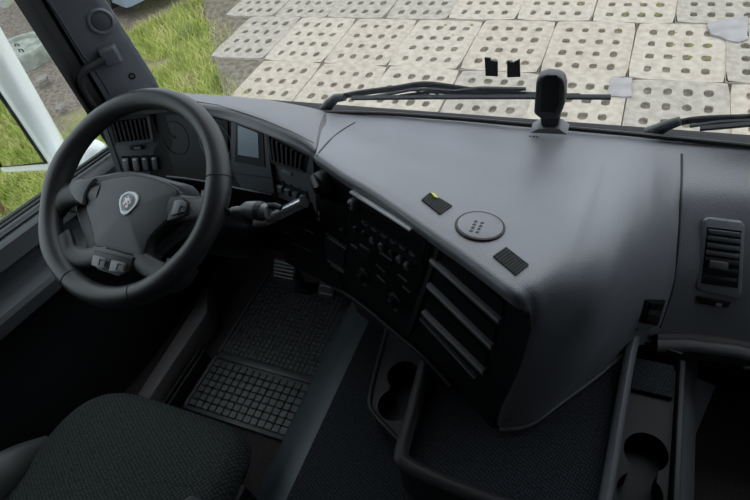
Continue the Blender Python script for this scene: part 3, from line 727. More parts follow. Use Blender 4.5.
# right pod: vent and switches
RPp = lplane((275,142), (305,156), (296,190))
fbox([(266,131),(313,155),(317,212),(276,196)], -.012, .001, 'switch_pod', POD, pl=RPp)
VR = [(271,135.5),(309,156),(306,170),(274.5,160)]
rv = fbox(VR, .0, .003, 'air_vent', BLACK, pl=RPp)
for k in range(7): fbox(sub(VR, .06 + .13*k, .105 + .13*k, .05, .95), .002, .009, 'vent_slat', DARK, rv, pl=RPp)
fbox(sub(VR, -.02, 1.02, .95, 1.1), .0, .008, 'vent_rim', DARK, rv, pl=RPp)
fbox(sub(VR, -.07, .01, 0, 1.1), .0, .008, 'vent_rim', PANEL, rv, pl=RPp)
fbox([(284,168),(293,172),(292.5,175),(283.5,171)], .0, .006, 'vent_slider', KNOB, pl=RPp, bevel=.001)
for k, (px, py) in enumerate(((282,186),(289.5,189.5),(297.5,193),(305,196))):
    o = fbox([(px - 3.5, py - 7), (px + 3.2, py - 4.5), (px + 3.5, py + 7.5), (px - 2.8, py + 5)], .0, .003, 'switch_frame', BLACK, pl=RPp)
    fbox([(px - 2.8, py - 3), (px + 2.6, py - 1), (px + 2.8, py + 6), (px - 2.3, py + 4)], .002, .011, 'rocker', KNOB if k in (0, 3) else TRIMG, o, pl=RPp, bevel=.0018, taper=.9)
    fbox([(px - 2.4, py - 7.4), (px + 1.4, py - 5.8), (px + 1.4, py - 5.2), (px - 2.4, py - 6.8)], .003, .004, 'switch_mark', KNOB, o, pl=RPp)
# lower cover between wheel column and console, cover lines
LQ = [U(276, 200, z=.60), U(322, 222, z=.60), U(344, 292, z=.42) , U(285, 262, z=.42)]
MB().prism([p + V3(0, .05, -.02) for p in LQ], LQ).build('knee_cover', FACE, dash)
LPL = plane3(LQ[0], LQ[1], LQ[2])
fbox([(289,240),(312,251),(312,251.8),(289,240.8)], -.002, .003, 'cover_line', KNOB, pl=LPL)
fbox([(296,224),(314,233),(314,233.8),(296,224.8)], -.002, .003, 'cover_line', KNOB, pl=LPL)

# parking brake housing and silver lever beside the console
BKP = (U(325, 186, pl=FPL) + FN * .012, FN)
c = U(325, 185, pl=FPL)
bk = MB().lathe(c - FN * .004, FN, [(.034, 0), (.034, .014), (.030, .022), (.024, .024), (.021, .012), (.001, .010)], 28).build('brake_lever', DARK, dash); bk['label'] = 'silver topped hand lever in a round black housing'
MB().tube([U(321,174, pl=FPL) + FN * .02, U(330,180, pl=FPL) + FN * .036, U(329,193, pl=FPL) + FN * .02], .008, 10).build('collar', FACE, bk)
lv0 = [U(281, 212, pl=FPL) + FN * .075, U(287, 208.5, pl=FPL) + FN * .078, U(294, 206.5, pl=FPL) + FN * .074]
MB().tube(cr(lv0, 4), [.012, .014, .015, .0155, .0155, .0155, .0155, .015, .014][:len(cr(lv0, 4))], 12, flat=1.0).build('lever_tip', SATIN, bk)
lv1 = [U(295, 206, pl=FPL) + FN * .074, U(307, 200.5, pl=FPL) + FN * .06, U(319, 194.5, pl=FPL) + FN * .04]
MB().tube(cr(lv1, 4), .0145, 12, flat=.9).build('lever_sleeve', SILVER, bk)
MB().prism([U(px, py, pl=FPL) + FN * .015 for px, py in ((290,214),(318,199),(322,214),(309,226),(296,224))], [U(px, py, pl=FPL) + FN * .058 for px, py in ((288,212),(316,198),(318,212),(306,225),(294,222))]).build('lever_bracket', FACE, bk, bevel=.004)
for px, py in ((302, 218), (308, 214), (306, 223)):
    MB().lathe(U(px, py, pl=FPL) + FN * .058, FN, [(.0028, -.002), (.0028, .0015), (.001, .002)], 8).build('screw', SILVER, bk)

# ---- passenger side panel right of the seam
prs = [((720,146),1.11),((720,165),1.075),((720,200),1.0),((720,255),.93),((720,300),.885),((720,338),.85)]
pp = [U(*p, y=y) for p, y in prs]
seamP = [cols[-1][0]] + [lerp(cols[-1][0], cols[-1][1], .35), cols[-1][1], cols[-1][2], cols[-1][3], cols[-1][5] + V3(0, .005, .03)]
pc_ = [[p + V3(.0, 0, 0) for p in seamP]]
for X_ in (.56, .75, .95, 1.10): pc_.append([V3(X_, p.y - (.03 * (X_ - .52)) , p.z) for p in pp])
prow = surf(pc_, 5, 5)
pas = MB().grid(prow).build('passenger_panel', DASH, dash, angle=60); BP = bvh_of(pas)
# ledge at its foot, glove shelf below
lo = [p for p in prow[-1]]
led = [[p + V3(0, 0, .004), p + V3(0, -.012, .002), p + V3(0, -.03, -.012), p + V3(0, -.034, -.03), p + V3(0, -.028, -.048), p + V3(0, -.015, -.056), p + V3(0, .05, -.14), p + V3(0, .2, -.14), p + V3(0, .2, 0)] for p in lo[::3]]
gs = MB().rings(led).build('glove_shelf', DARK, dash, angle=35)
MB().tube([p + V3(0, -.018, -.014) for p in lo[::3]], .018, 10, flat=.75).build('shelf_lip', HOODM, dash)
q = hit([bvh_of(gs)], 746, 367)
if q: MB().lathe(q[0], q[1], [(.008, -.002), (.008, .003), (.006, .005), (.001, .005)], 12).build('latch', TRIMG, dash)
# passenger vent
def pplane(*px): return plane3(*[hit([BP], *p)[0] for p in px])
VP = pplane((705,235), (740,240), (712,285))
VO = [(706,219),(741,222),(739,291),(695,286)]
pv = fbox([(703,220),(708,217.5),(741,221),(744,226),(741,292),(737,297.5),(700,290.5),(695.5,285)], -.012, .006, 'air_vent', DASH, pl=VP, bevel=.003)
VI = [(706.5,226),(740,230),(736.5,287),(700,282)]
fbox(VI, .004, .0075, 'vent_well', BLACK, pv, pl=VP)
for k, v in enumerate((.03, .14, .27, .40, .52, .68, .84)):
    fbox(sub(VI, .03, .97, v, v + .075), .006, .013 if k < 5 else .0085, 'vent_slat', DARK if k >= 4 else POD, pv, pl=VP, bevel=.0012)
fbox(sub(VI, .14, .66, .56, .70), .008, .017, 'vent_tab', TRIMG, pv, pl=VP, bevel=.002)
fbox([(696,296),(731,302),(727,307.5),(720,306.5),(699,303)], -.004, .003, 'vent_slider', BLACK, pl=VP, bevel=.0015)
fbox([(716,302.5),(721,303.3),(720,305.5),(715,304.7)], .002, .007, 'slider_grip', KNOB, pl=VP)
# double rocker by the seam
SQ = [(645,299),(664,299.5),(656,325),(639.5,322)]
SP = plane3(*[hit([BT], *p)[0] for p in ((645,300),(662,300),(650,322))])
so = fbox(SQ, -.008, .005, 'rocker_panel', BLACK, pl=SP, bevel=.002)
for v0, v1 in ((.05, .33), (.37, .62), (.66, .95)): fbox(sub(SQ, .12, .85, v0, v1), .004, .010, 'rocker', GAUGE if v0 != .37 else DARK, so, pl=SP, bevel=.002)
MB().tube(on_top(((636,329),(642,327.5),(650,326.5)), .001), .003, 6).build('panel_seam', TRIMG, dash)
# dark closing panel between tray rail, seam foot and glove shelf
MB().prism([V3(.385, .80, .29), V3(.50, .80, .29), V3(.50, .80, .37), V3(.385, .80, .40)], [V3(.385, .90, .29), V3(.50, .90, .29), V3(.50, .90, .37), V3(.385, .90, .40)]).build('foot_panel', DARK, dash)
MB().prism([U(655,334,y=.80), U(658,334,y=.80), U(657,352,y=.80), U(654,356,y=.80)], [U(655,334,y=.82), U(658,334,y=.82), U(657,352,y=.82), U(654,356,y=.82)]).build('seam_clip', BLACK, dash)

# ---- round cup lid on the dash top
q = hit([BT], 480, 226.5); lc, ln = q[0], q[1]
lid = MB().lathe(lc, ln, [(.0392, -.002), (.0392, .0036), (.038, .0042), (.001, .0042)], 48).build('round_lid', DASH, dash); lid['label'] = 'round grey lid with raised lettering'
MB().lathe(lc, ln, [(.0435, -.004), (.0435, .002), (.0425, .0034), (.0402, .0034), (.0396, .001)], 48).build('lid_rim', SEAL, lid)
def on_lid(px, py): return U(px, py, pl=(lc + ln * .0042, ln))
LETT = mat('lid_letters', (.075, .077, .088), .5)
# two short lines of raised strokes in the middle of the lid, as blurred letters
for (a, b, cnt) in (((472.5,232),(478.5,219.5),4), ((478.5,233.5),(485,221),4)):
    for k in range(cnt):
        t0 = (k + .12) / cnt; t1 = (k + .82) / cnt
        p0 = on_lid(lerp(a[0], b[0], t0), lerp(a[1], b[1], t0)); p1 = on_lid(lerp(a[0], b[0], t1), lerp(a[1], b[1], t1))
        side = ln.cross((p1 - p0).normalized()) * .006
        MB().tube([p0, p0 + side], .0011, 5).build('letter_stroke', LETT, lid)
        MB().tube([lerp(p0, p1, .5), lerp(p0, p1, .5) + side * .8], .0008, 5).build('letter_stroke', LETT, lid)
# ---- two velcro pads on the dash top
def pad(pts, label):
    P = [hit([BT], *p) for p in pts]; nn = sum([p[1] for p in P], Vector()).normalized(); P = [p[0] for p in P]
    t = thing('velcro_pad', label, 'velcro pad', P[0])
    MB().prism([p - nn * .001 for p in P], [p + nn * .003 for p in P]).build('backing', VELCRO, t)
    for k in range(9):
        t0 = .06 + k * .105; a = lerp(P[0], P[1], t0) + nn * .003; b = lerp(P[3], P[2], t0) + nn * .003
        MB().tube([lerp(a, b, .05), lerp(a, b, .95)], .0011, 5).build('ridge', VELCRO, t)
    return t, P, nn
t, P, nn = pad([(430,193.5),(452,206.5),(440,215),(421.5,200.5)], 'small black velcro pad with a yellow mark on the dashboard top')
MB().prism([P[0] + (P[2]-P[0]) * .06 + nn * .004, P[0] + (P[1]-P[0]) * .22 + nn * .004, P[0] + (P[1]-P[0]) * .45 + (P[3]-P[0]) * .18 + nn * .004, P[0] + (P[1]-P[0]) * .33 + (P[3]-P[0]) * .28 + nn * .004],
           [P[0] + (P[2]-P[0]) * .06 + nn * .006, P[0] + (P[1]-P[0]) * .22 + nn * .006, P[0] + (P[1]-P[0]) * .45 + (P[3]-P[0]) * .18 + nn * .006, P[0] + (P[1]-P[0]) * .33 + (P[3]-P[0]) * .28 + nn * .006]).build('yellow_mark', YELLOW, t)
pad([(506,248),(528.5,265.5),(515.5,276),(493,257)], 'plain black velcro pad on the dashboard top beside the console nose')
# ---- two black pads stuck on the windscreen
for pts, lab in (([(485,57),(491,57.5),(491,60),(498,61),(498,75.5),(486,75)], 'small black stepped pad stuck on the windscreen'), ([(507.5,60),(513,62),(520,58.5),(520.5,76),(507.5,76.5)], 'small black pad with a notched top stuck on the windscreen')):
    P = [Gl(*p, -.001) for p in pts]
    tag(MB().prism(P, [p + V3(0, -.004, 0) for p in P]).build('glass_pad', VELCRO), lab, 'pad')

# ---- sensor on a stem at the windscreen base
sb = Gl(546, 128, -.035); ax = V3(0, 0, 1)
sen = thing('windscreen_sensor', 'black upright sensor unit on a short stem at the windscreen base', 'sensor', sb)
def sxp(px, py, dy=0): return U(px, py, y=sb.y + dy)
front = [(533.5,112),(536,79),(540,72.5),(548,70.5),(559,71.5),(564.5,75),(566.5,83),(566,101),(562,112),(558,118),(541,118)]
Pf = [sxp(*p) for p in front]; c = sum(Pf, Vector()) / len(Pf)
MB().prism([p + V3(0, .022, -.006) for p in Pf], [c + (p - c) * .93 + V3(0, -.012, 0) for p in Pf]).build('body', mat('sensor_black', (.014, .014, .017), .4), sen, bevel=.006, seg=3)
win = [(540,112),(541.5,80),(546,75),(557,75),(560,80),(559,104),(555,113)]
MB().prism([sxp(*p, -.013) for p in win], [sxp(*p, -.0145) for p in win]).build('sensor_window', BLACK, sen, bevel=.001)
stem = [sxp(*p) for p in ((540,114),(560,114),(558,127),(541,127))]
MB().prism([p + V3(0, .035, 0) for p in stem], [p + V3(0, .0, 0) for p in stem]).build('stem', DARK, sen, bevel=.004)
ft = [sxp(*p) for p in ((538,126),(560,126),(568,132),(530,130))]
MB().prism([p + V3(0, .03, 0) for p in ft], [p + V3(0, -.006, -.004) for p in ft]).build('foot', HOODM, sen, bevel=.002)
q = hit([BT], 534, 136.5)
if q:
    for k in range(3): MB().lathe(hit([BT], 530 + 3.6*k, 136.3 + .3*k)[0], q[1], [(.0028, -.001), (.0028, .0008), (.001, .001)], 8).build('vent_hole', SEAL, dash)

# ================================================================== STEERING WHEEL
WT = math.radians(31); WC = V3(-.600, .588, .834)
WU = V3(1, 0, 0); WW = V3(0, math.cos(WT), math.sin(WT)); WN = V3(0, -math.sin(WT), math.cos(WT))
WP = (WC, WN)
def wp(u, v, h=0): return WC + WU * u + WW * v + WN * h
def wl(px, py, h=0):
    p = U(px, py, pl=(WC + WN * h, WN)) - WC; return (p.dot(WU), p.dot(WW))
wheel = thing('steering_wheel', 'black four spoke leather steering wheel with a shield emblem on its hub', 'steering wheel', WC)
RM = .2120; NS = 96
path, rad = [], []
for k in range(NS):
    a = 2 * math.pi * k / NS; d_ = math.degrees(a)
    g = sum(math.exp(-((((d_ - c0 + 180) % 360) - 180) / 16) ** 2) for c0 in (8, 172, 222, 318))
    path.append(wp(RM * math.cos(a), RM * math.sin(a))); rad.append(.0222 + .0035 * g)
mb = MB(); R = []
for k, p in enumerate(path):
    a = 2 * math.pi * k / NS; e = (WU * math.cos(a) + WW * math.sin(a))
    R.append([p + e * math.cos(b) * rad[k] + WN * math.sin(b) * rad[k] * 1.0 for b in np.linspace(0, 2*math.pi, 16, endpoint=False)])
R.append(R[0]); mb.rings(R, True, False); rim = mb.build('rim', WHEEL, wheel)
for px, py in ((222, 178), (68, 284), (135, 306)):       # stitched joints of the cover
    u, v = wl(px, py); a = math.atan2(v, u); e = WU * math.cos(a) + WW * math.sin(a); rr = .0226 + .0035 * sum(math.exp(-((((math.degrees(a) - c0 + 180) % 360) - 180) / 16) ** 2) for c0 in (8, 172, 222, 318))
    MB().tube([wp(RM * math.cos(a), RM * math.sin(a)) + e * math.cos(b) * rr + WN * math.sin(b) * rr for b in np.linspace(0, 2*math.pi, 20, endpoint=False)], .0009, 5, closed=True).build('seam', SEAL, rim)
# hub pad: domed plate
hubpx = [(101,181),(118,177.5),(134,176),(151,178.5),(166,184),(175,188.5),(178,193),(174,206),(168,219),(158,229),(150,238),(145,250),(141,257),(119,252),(97,246),(94,236),(91,224),(87,209),(89,198),(94,189)]
H2 = [wl(*p) for p in hubpx]; cu = sum(p[0] for p in H2) / len(H2); cv = sum(p[1] for p in H2) / len(H2)
H2 = [(p.x, p.y) for p in cr([V3(*p, 0) for p in H2 + [H2[0]]], 3)[:-1]]
def hubring(s, h): return [wp(cu + (u - cu) * s, cv + (v - cv) * s, h) for u, v in H2]
mb = MB().rings([hubring(.98, -.05), hubring(1.0, -.02), hubring(1.0, -.005), hubring(.985, .002)] + [hubring(k, .002 + .010 * (1 - k * k)) for k in (.96, .9, .82, .72, .62, .52, .42, .32, .22, .12, .04)])
hub = mb.build('hub_pad', HUB, wheel, angle=50)
MB().tube(hubring(1.008, -.002), .0022, 6, closed=True).build('hub_gap', SEAL, hub); BH = bvh_of(hub)
# back shell behind the hub
sh = [wl(*p, -.03) for p in ((92,176),(130,170),(176,180),(200,190),(196,222),(165,248),(148,266),(140,275),(96,268),(84,240),(74,205),(80,185))]
cu2 = sum(p[0] for p in sh) / len(sh); cv2 = sum(p[1] for p in sh) / len(sh)
sh = [(p.x, p.y) for p in cr([V3(*p, 0) for p in sh + [sh[0]]], 3)[:-1]]
MB().rings([[wp(cu2 + (u - cu2) * s, cv2 + (v - cv2) * s, h_) for u, v in sh] for s, h_ in ((.6, -.09), (.9, -.06), (.97, -.03), (.9, -.022))]).build('hub_back_shell', HUB, wheel)
# spokes
def spoke(pts, ra, name='spoke', m=WHEEL, flat=.5, h=-.006):
    P = [wl(*p) for p in pts]; r0 = math.hypot(*P[0]); P[0] = (P[0][0] * .208 / r0, P[0][1] * .208 / r0)
    P = cr([wp(*p, h) for p in P], 5)
    rr = [r.x for r in cr([V3(a, 0, 0) for a in ra], 5)]
    mb = MB(); R = []
    for i, p in enumerate(P):
        t_ = (P[min(i+1, len(P)-1)] - P[max(i-1, 0)]).normalized(); s_ = t_.cross(WN).normalized()
        R.append([p + s_ * math.cos(b) * rr[i] + WN * math.sin(b) * min(rr[i] * flat, .017) for b in np.linspace(0, 2*math.pi, 14, endpoint=False)])
    return mb.rings(R).build(name, m, wheel, angle=60)
spoke([(52,204),(64,196),(80,192),(100,194)], [.040, .032, .026, .028])
spoke([(224,200),(210,205),(194,208),(170,207)], [.042, .033, .026, .028])
spoke([(52,248),(66,256),(84,258),(108,252)], [.046, .032, .022, .022])
spoke([(192,279),(174,277),(157,272),(134,258)], [.040, .030, .023, .022])
# grey inserts on the left spoke
mb = MB(); ins = [(73,188),(76,183),(84,180.5),(99,180),(93,187),(89,195),(86.5,206),(80,201),(75,194)]
mb.prism([wp(*wl(*p), .0) for p in ins], [wp(*wl(*p), .0122) for p in ins]); mb.build('spoke_insert', TRIMG, wheel, bevel=.0015)
# button pods
def wbox(pts, h0, h1, name, m, parent, bevel=.0015, taper=1):
    mb = MB(); pxprism(mb, WP, pts, h0, h1, taper); return mb.build(name, m, parent, bevel=bevel)
pod = wbox([(97,252),(104,249),(130,255),(136,260),(131,273),(121,277),(100,270),(95,263)], -.02, .008, 'button_pod', DARK, wheel, .003)
wbox([(98,256),(111,259.5),(108,271),(96,266)], .007, .013, 'button', KNOB, pod); wbox([(116,261),(130,264),(127,274),(113,272)], .007, .013, 'button', KNOB, pod)
wbox([(112,260),(115.5,261),(112.5,271.5),(109,270.5)], .007, .0125, 'button', DARK, pod)
for pts in ([(100,259),(107.5,261),(105.5,268),(98.5,265.5)], [(118,263.5),(126,265.5),(124.5,272),(116,270)]):
    P = pts + [pts[0]]
    MB().tube([U(*p, pl=(WC + WN * .0135, WN)) for p in pts], .0012, 6, closed=True).build('button_mark', TRIMG, pod)
wbox([(97,246.5),(118,251.5),(137,257.5),(135,261),(117,256),(97,252)], .002, .009, 'pod_cover', HUB, pod, .002)
pod2 = wbox([(177,200),(186,197),(193,203),(191,215),(180,219),(168,222),(172,210)], -.02, .007, 'button_pod', DARK, wheel, .003)
wbox([(178,202.5),(185,201),(190,205),(188.5,213),(174.5,217)], .006, .012, 'button', KNOB, pod2)
MB().tube([U(*p, pl=(WC + WN * .0125, WN)) for p in ((180.5,206),(186,206),(185,211.5),(178.5,212))], .0013, 6, closed=True).build('button_mark', TRIMG, pod2)
# emblem: light shield ring, grey disc, a small pale animal head with red
q = hit([BH], 128.5, 203); bc, bn = q[0], q[1]
bu = WU; bv = bn.cross(bu).normalized(); bv = bv if bv.dot(WW) > 0 else -bv; bu = bv.cross(bn)
def bp2(u, v, h): return bc + bu * u + bv * v + bn * h
sh_ = [(-.6, .86), (-.25, 1.0), (.3, 1.0), (.72, .82), (.98, .5), (1.0, .1), (.85, -.3), (.62, -.62), (.4, -.95), (0, -1.1), (-.4, -.95), (-.62, -.62), (-.85, -.3), (-1.0, .1), (-.95, .55)]
BR = .0235
emb = MB().rings([[bp2(u*BR*1.05, v*BR*1.05, -.002) for u, v in sh_], [bp2(u*BR*1.05, v*BR*1.05, .0012) for u, v in sh_]]).build('emblem', BADGEG, wheel)
Rg = [[bp2(u*BR*s, v*BR*s, h_) for u, v in sh_] for s, h_ in ((.99, .001), (.98, .003), (.80, .003), (.78, .001))]
MB().rings(Rg, True, False).build('emblem_rim', mat('emblem_white', (.85, .87, .88), .4), emb)
MB().lathe(bp2(0, .0, .0008), bn, [(.0155, 0), (.0155, .0015), (.014, .002), (.001, .002)], 28).build('emblem_disc', mat('emblem_disc', (.2, .25, .26), .4), emb)
def flat(pts, h0, h1, name, m): MB().prism([bp2(u*BR, v*BR, h0) for u, v in pts], [bp2(u*BR, v*BR, h1) for u, v in pts]).build(name, m, emb)
EW = bpy.data.materials['emblem_white']
flat([(-.32,-.42),(.18,-.46),(.12,-.1),(.36,-.02),(.3,.2),(.1,.22),(.3,.42),(.02,.38),(-.05,.56),(-.2,.36),(-.42,.4),(-.34,.1),(-.44,-.12)], .0026, .0034, 'emblem_figure', EW)
for u, v in ((-.12, -.14), (.08, .08), (-.22, -.32)): flat([(u-.1,v-.07),(u+.08,v-.09),(u+.11,v+.05),(u-.06,v+.1)], .0034, .0039, 'emblem_red', RED)

# ---- column behind the wheel with stalks
colm = thing('steering_column', 'black steering column with stalk switch behind the wheel', 'steering column', WC - WN * .12)
c0 = WC - WN * .085 + V3(0, 0, 0)
R = []
for t_, a, b in ((0, .055, .045), (.03, .07, .055), (.12, .075, .065), (.25, .075, .06), (.34, .06, .05)):
    R.append([c0 - WN * t_ + WU * a * math.cos(k*math.pi/8) + WW * (b * math.sin(k*math.pi/8)) for k in range(16)])
MB().rings(R).build('shroud', FACE, colm)
SPn = (WC - WN * .10, WN)
st = [U(px, py, pl=SPn) for px, py in ((190,222),(215,216),(232,211.5),(240,210.5))]
stk = MB().tube(cr(st, 4), [.007]*9 + [.008, .009, .009, .009][:len(cr(st, 4)) - 9], 10).build('stalk', FACE, colm)
st = [U(px, py, pl=SPn) for px, py in ((232,211.5),(237,211),(241,211),(247,210),(257,210.5),(264,211.5),(268,212))]
MB().tube(st, [.009, .0105, .0105, .018, .020, .018, .014], 16).build('stalk_knob', KNOB, stk)
MB().tube([st[4] + (st[5]-st[4])*.1, st[4] + (st[5]-st[4])*.9], .0206, 16).build('knob_ring', DARK, stk)
MB().tube([U(px, py, pl=SPn) for px, py in ((266,206),(275,205.5),(281,208))], .006, 8).build('stalk_tip', DARK, stk)
st = [wp(-.06, .02, -.10), wp(-.15, .03, -.09), wp(-.19, .035, -.085)]
MB().tube(cr(st, 4), .009, 10).build('stalk', FACE, colm)

# ================================================================== SEAT
seat = thing('driver_seat', 'dark grey cloth driver seat with vinyl side bolsters', 'seat', (-.585, .1, 0))
def rounded(cx, cy, hx, hy, zb, zt, r, dome, e=5.0, ntop=10):
    def loop(s, z, n=56):
        P = []
        for k in range(n):
            a = 2*math.pi*k/n; ca, sa = math.cos(a), math.sin(a)
            P.append(V3(cx + math.copysign(abs(ca)**(2/e), ca) * (hx - s), cy + math.copysign(abs(sa)**(2/e), sa) * (hy - s), z))
        return P
    R = [loop(r*.4, zb), loop(0, zb + r*.6), loop(0, zt - r)]
    for a in np.linspace(.2, 1.0, 6): R.append(loop(r * (1 - math.cos(a*math.pi/2)), zt - r + r * math.sin(a*math.pi/2)))
    for s in (.25, .5, .75, .95): R.append(loop(r + (min(hx, hy) - r) * s, zt + dome * math.sin(s*math.pi/2)))
    return R
R = rounded(-.585, .09, .255, .288, .29, .39, .05, .018, 5)
for r in R:
    for p in r:
        if p.y > .2: p.z -= .035 * ((p.y - .2) / .16) ** 2 * (1 if p.z > .33 else .4)    # waterfall front edge
        p.z -= .0
MB().rings(R).build('cushion', SEATF, seat)
for s, x0 in ((-1, -.845), (1, -.335)):
    pts = [V3(x0 - s*.005, .19, .345), V3(x0, .10, .385), V3(x0 + s*.01, -.02, .405), V3(x0 + s*.012, -.15, .41)] if s < 0 else [V3(x0 - .045, .185, .375), V3(x0 - .035, .12, .39), V3(x0 - .02, -.02, .41), V3(x0 - .02, -.15, .41)]
    MB().tube(cr(pts, 6), [.022 + .033 * min(1, k / 6) for k in range(19)], 16, flat=.85).build('side_bolster', LEATH, seat)
MB().box((-.80, -.18, .10), (-.37, .27, .295)).build('seat_base', BLACK, seat, bevel=.02, seg=3)
MB().box((-.345, -.2, .12), (-.318, .26, .33)).build('side_shield', BLACK, seat, bevel=.008, seg=2)
MB().box((-.78, -.2, 0), (-.39, .22, .10)).build('suspension_box', BLACK, seat, bevel=.01)
MB().lathe((-.317, .21, .24), (1, 0, 0), [(.012, -.004), (.012, .008), (.009, .011), (.001, .011)], 16).build('adjuster_knob', DARK, seat)
R = [[V3(-.585 + u * wd_, -.24 + v - tl, z) for u, v in ((-1, -.05), (-.9, .02), (-.7, .045), (0, .035), (.7, .045), (.9, .02), (1, -.05), (.8, -.09), (-.8, -.09))] for z, wd_, tl in ((.36, .22, 0), (.45, .25, .01), (.7, .26, .06), (.9, .25, .11), (1.05, .2, .15), (1.08, .16, .16))]
MB().rings(R).build('backrest', SEATF, seat)
MB().rings(rounded(-.585, -.42, .14, .06, 1.08, 1.26, .03, .01)).build('headrest', SEATF, seat)

# ================================================================== FLOOR MAT AND PEDALS
fm = thing('floor_mat', 'black rubber floor mat with raised square tread in the driver footwell', 'floor mat', (-.6, .7, 0))
MB().box((-.815, .475, .0005), (-.43, 1.05, .008)).build('base', RUBBER, fm, bevel=.002)
for a in ((-.815, .475, -.43, .487), (-.815, .475, -.803, 1.05), (-.442, .475, -.43, 1.05), (-.815, .665, -.43, .69)):
    MB().box((a[0], a[1], .007), (a[2], a[3], .015)).build('border', RUBBER, fm, bevel=.002)
tb = MB().box((-.0115, -.0109, 0), (.0115, .0109, .007)).build('tread_block', RUBBER, fm, bevel=.0012, seg=1, origin=(0, 0, 0))
tme = tb.data; bpy.data.objects.remove(tb)
for i in range(14):
    for j in range(7):
        o = bpy.data.objects.new('tread_block', tme); COL.objects.link(o); o.parent = fm
        o.location = V3(-.788 + i * .0253, .502 + j * .0240, .008) - Vector(fm['_w'])
fine = MB()
for i in range(21):
    for j in range(20):
        x = -.793 + i * .0170; y = .700 + j * .0170
        fine.box((x - .0071, y - .0071, .007), (x + .0071, y + .0071, .013))
tag(fine.build('fine_tread', RUBBER, fm), kind='stuff')
PED = mat('pedal_rubber', (.02, .021, .023), .55)
def pedal(nm, label, c, hw, hh, tilt):
    t = thing(nm, label, 'pedal', c)
    n_ = V3(0, -math.cos(tilt), math.sin(tilt)); u_ = V3(1,0,0); v_ = V3(0, math.sin(tilt), math.cos(tilt)); c = V3(*c)
    MB().prism([c + u_*a*hw + v_*b*hh for a, b in ((-1,-1),(1,-1),(1,1),(-1,1))], [c + u_*a*hw*.95 + v_*b*hh*.95 + n_*.016 for a, b in ((-1,-1),(1,-1),(1,1),(-1,1))]).build('foot_plate', PED, t, bevel=.004)
    for k in range(5): 
        q_ = c + v_ * hh * (-.7 + .35*k) + n_ * .017
        MB().tube([q_ - u_*hw*.8, q_ + u_*hw*.8], .003, 6).build('grip_rib', RUBBER, t)
    MB().tube([c, c + V3(0, .035, -.01), V3(c.x, c.y + .045, .012)], .011, 8).build('arm', BLACK, t); MB().box((c.x - .03, c.y + .02, .0135), (c.x + .03, c.y + .065, .03)).build('hinge', BLACK, t, bevel=.003)
pedal('accelerator_pedal', 'black ribbed accelerator pedal at the right of the footwell', (-.50, .985, .13), .03, .07, .75)
pedal('brake_pedal', 'black ribbed brake pedal beside the accelerator', (-.64, .96, .17), .045, .035, .6)

# ================================================================== TUNNEL TOP: tray and cup holders
tray = thing('storage_tray', 'open carpet lined storage tray with raised rails on the engine tunnel', 'tray', (.18, .5, ZT))
ZR = .415
rl = [U(430,352,z=ZR), U(425,366,z=ZR), U(413,412,z=ZR), U(402,452,z=ZR), U(405,462,z=ZR), U(425,474,z=ZR), U(470,493,z=ZR), U(520,512,z=ZR), U(600,545,z=ZR)]
MB().tube(cr(rl, 5), .0125, 10, flat=1.25, ref=(0,0,1)).build('rail', DARK, tray)
lowr = cr(rl, 5)
MB().rings([[p + V3(0, 0, -.004), p + V3(-.008, -.006, -.03), p + V3(-.012, -.01, -.14)] for p in lowr], closed=False).build('outer_wall', DARK, tray, thick=.006)
rr_ = [U(634,338,z=ZR+.005), U(629,360,z=ZR+.005), U(620,412,z=ZR+.005), U(612,462,z=ZR+.005), U(604,510,z=ZR+.005), U(596,560,z=ZR+.005)]
MB().tube(cr(rr_, 5), .0145, 10, ref=(0,0,1), flat=.85).build('rail', TRIMG, tray)
MB().rings([[p + V3(.004, 0, -.004), p + V3(.006, 0, -.14)] for p in cr(rr_, 5)], closed=False).build('outer_wall', DARK, tray, thick=.005)

fl_ = [p for p in cr(rl, 3) if p.y < .78] + [p for p in cr(rr_, 3)[::-1] if p.y < .78]
MB().prism([V3(p.x, p.y, ZT + .001) for p in fl_], [V3(p.x, p.y, .39) for p in fl_]).build('tray_floor', CARPET, tray)

# left double cup holder
cl = thing('cup_holder', 'black double cup holder beside the left tray rail', 'cup holder', (-.08, .58, ZT))
ZC = .335
orim = [(352,297),(368,309),(382,321),(386,330),(382,348),(376,372),(370.5,396),(371,408),(378,418),(390,431),(400,441)]
outl = cr([U(*p, z=ZC) for p in orim], 3)
inner = cr([U(*p, z=ZC) for p in ((418,352),(424,366),(416,395),(408,425),(403,440))], 3)
def plate_with_holes(outline, holes, z, dep, name, m, parent):
    bm = bmesh.new()
    es = []
    vv = [bm.verts.new((p.x, p.y, z)) for p in outline]; es += [bm.edges.new((vv[i], vv[(i+1) % len(vv)])) for i in range(len(vv))]
    rings_ = []
    for lp in holes:
        hv = [bm.verts.new((p.x, p.y, z)) for p in lp]; es += [bm.edges.new((hv[i], hv[(i+1) % len(hv)])) for i in range(len(hv))]; rings_.append(hv)
    bmesh.ops.triangle_fill(bm, use_beauty=True, use_dissolve=False, edges=es)
    for hv in rings_:
        lo_ = [bm.verts.new((v.co.x, v.co.y, z - dep)) for v in hv]
        for i in range(len(hv)): 
            j = (i+1) % len(hv); bm.faces.new((hv[i], hv[j], lo_[j], lo_[i]))
        bm.faces.new(lo_)
    lo_ = [bm.verts.new((v.co.x, v.co.y, ZT)) for v in vv]
    for i in range(len(vv)):
        j = (i+1) % len(vv); bm.faces.new((vv[i], vv[j], lo_[j], lo_[i]))
    bm.verts.ensure_lookup_table(); bm.verts.index_update(); bm.faces.index_update()
    mb = MB(); mb.add([v.co.copy() for v in bm.verts], [tuple(v.index for v in f.verts) for f in bm.faces]); bm.free()
    return mb.build(name, m, parent, angle=35)
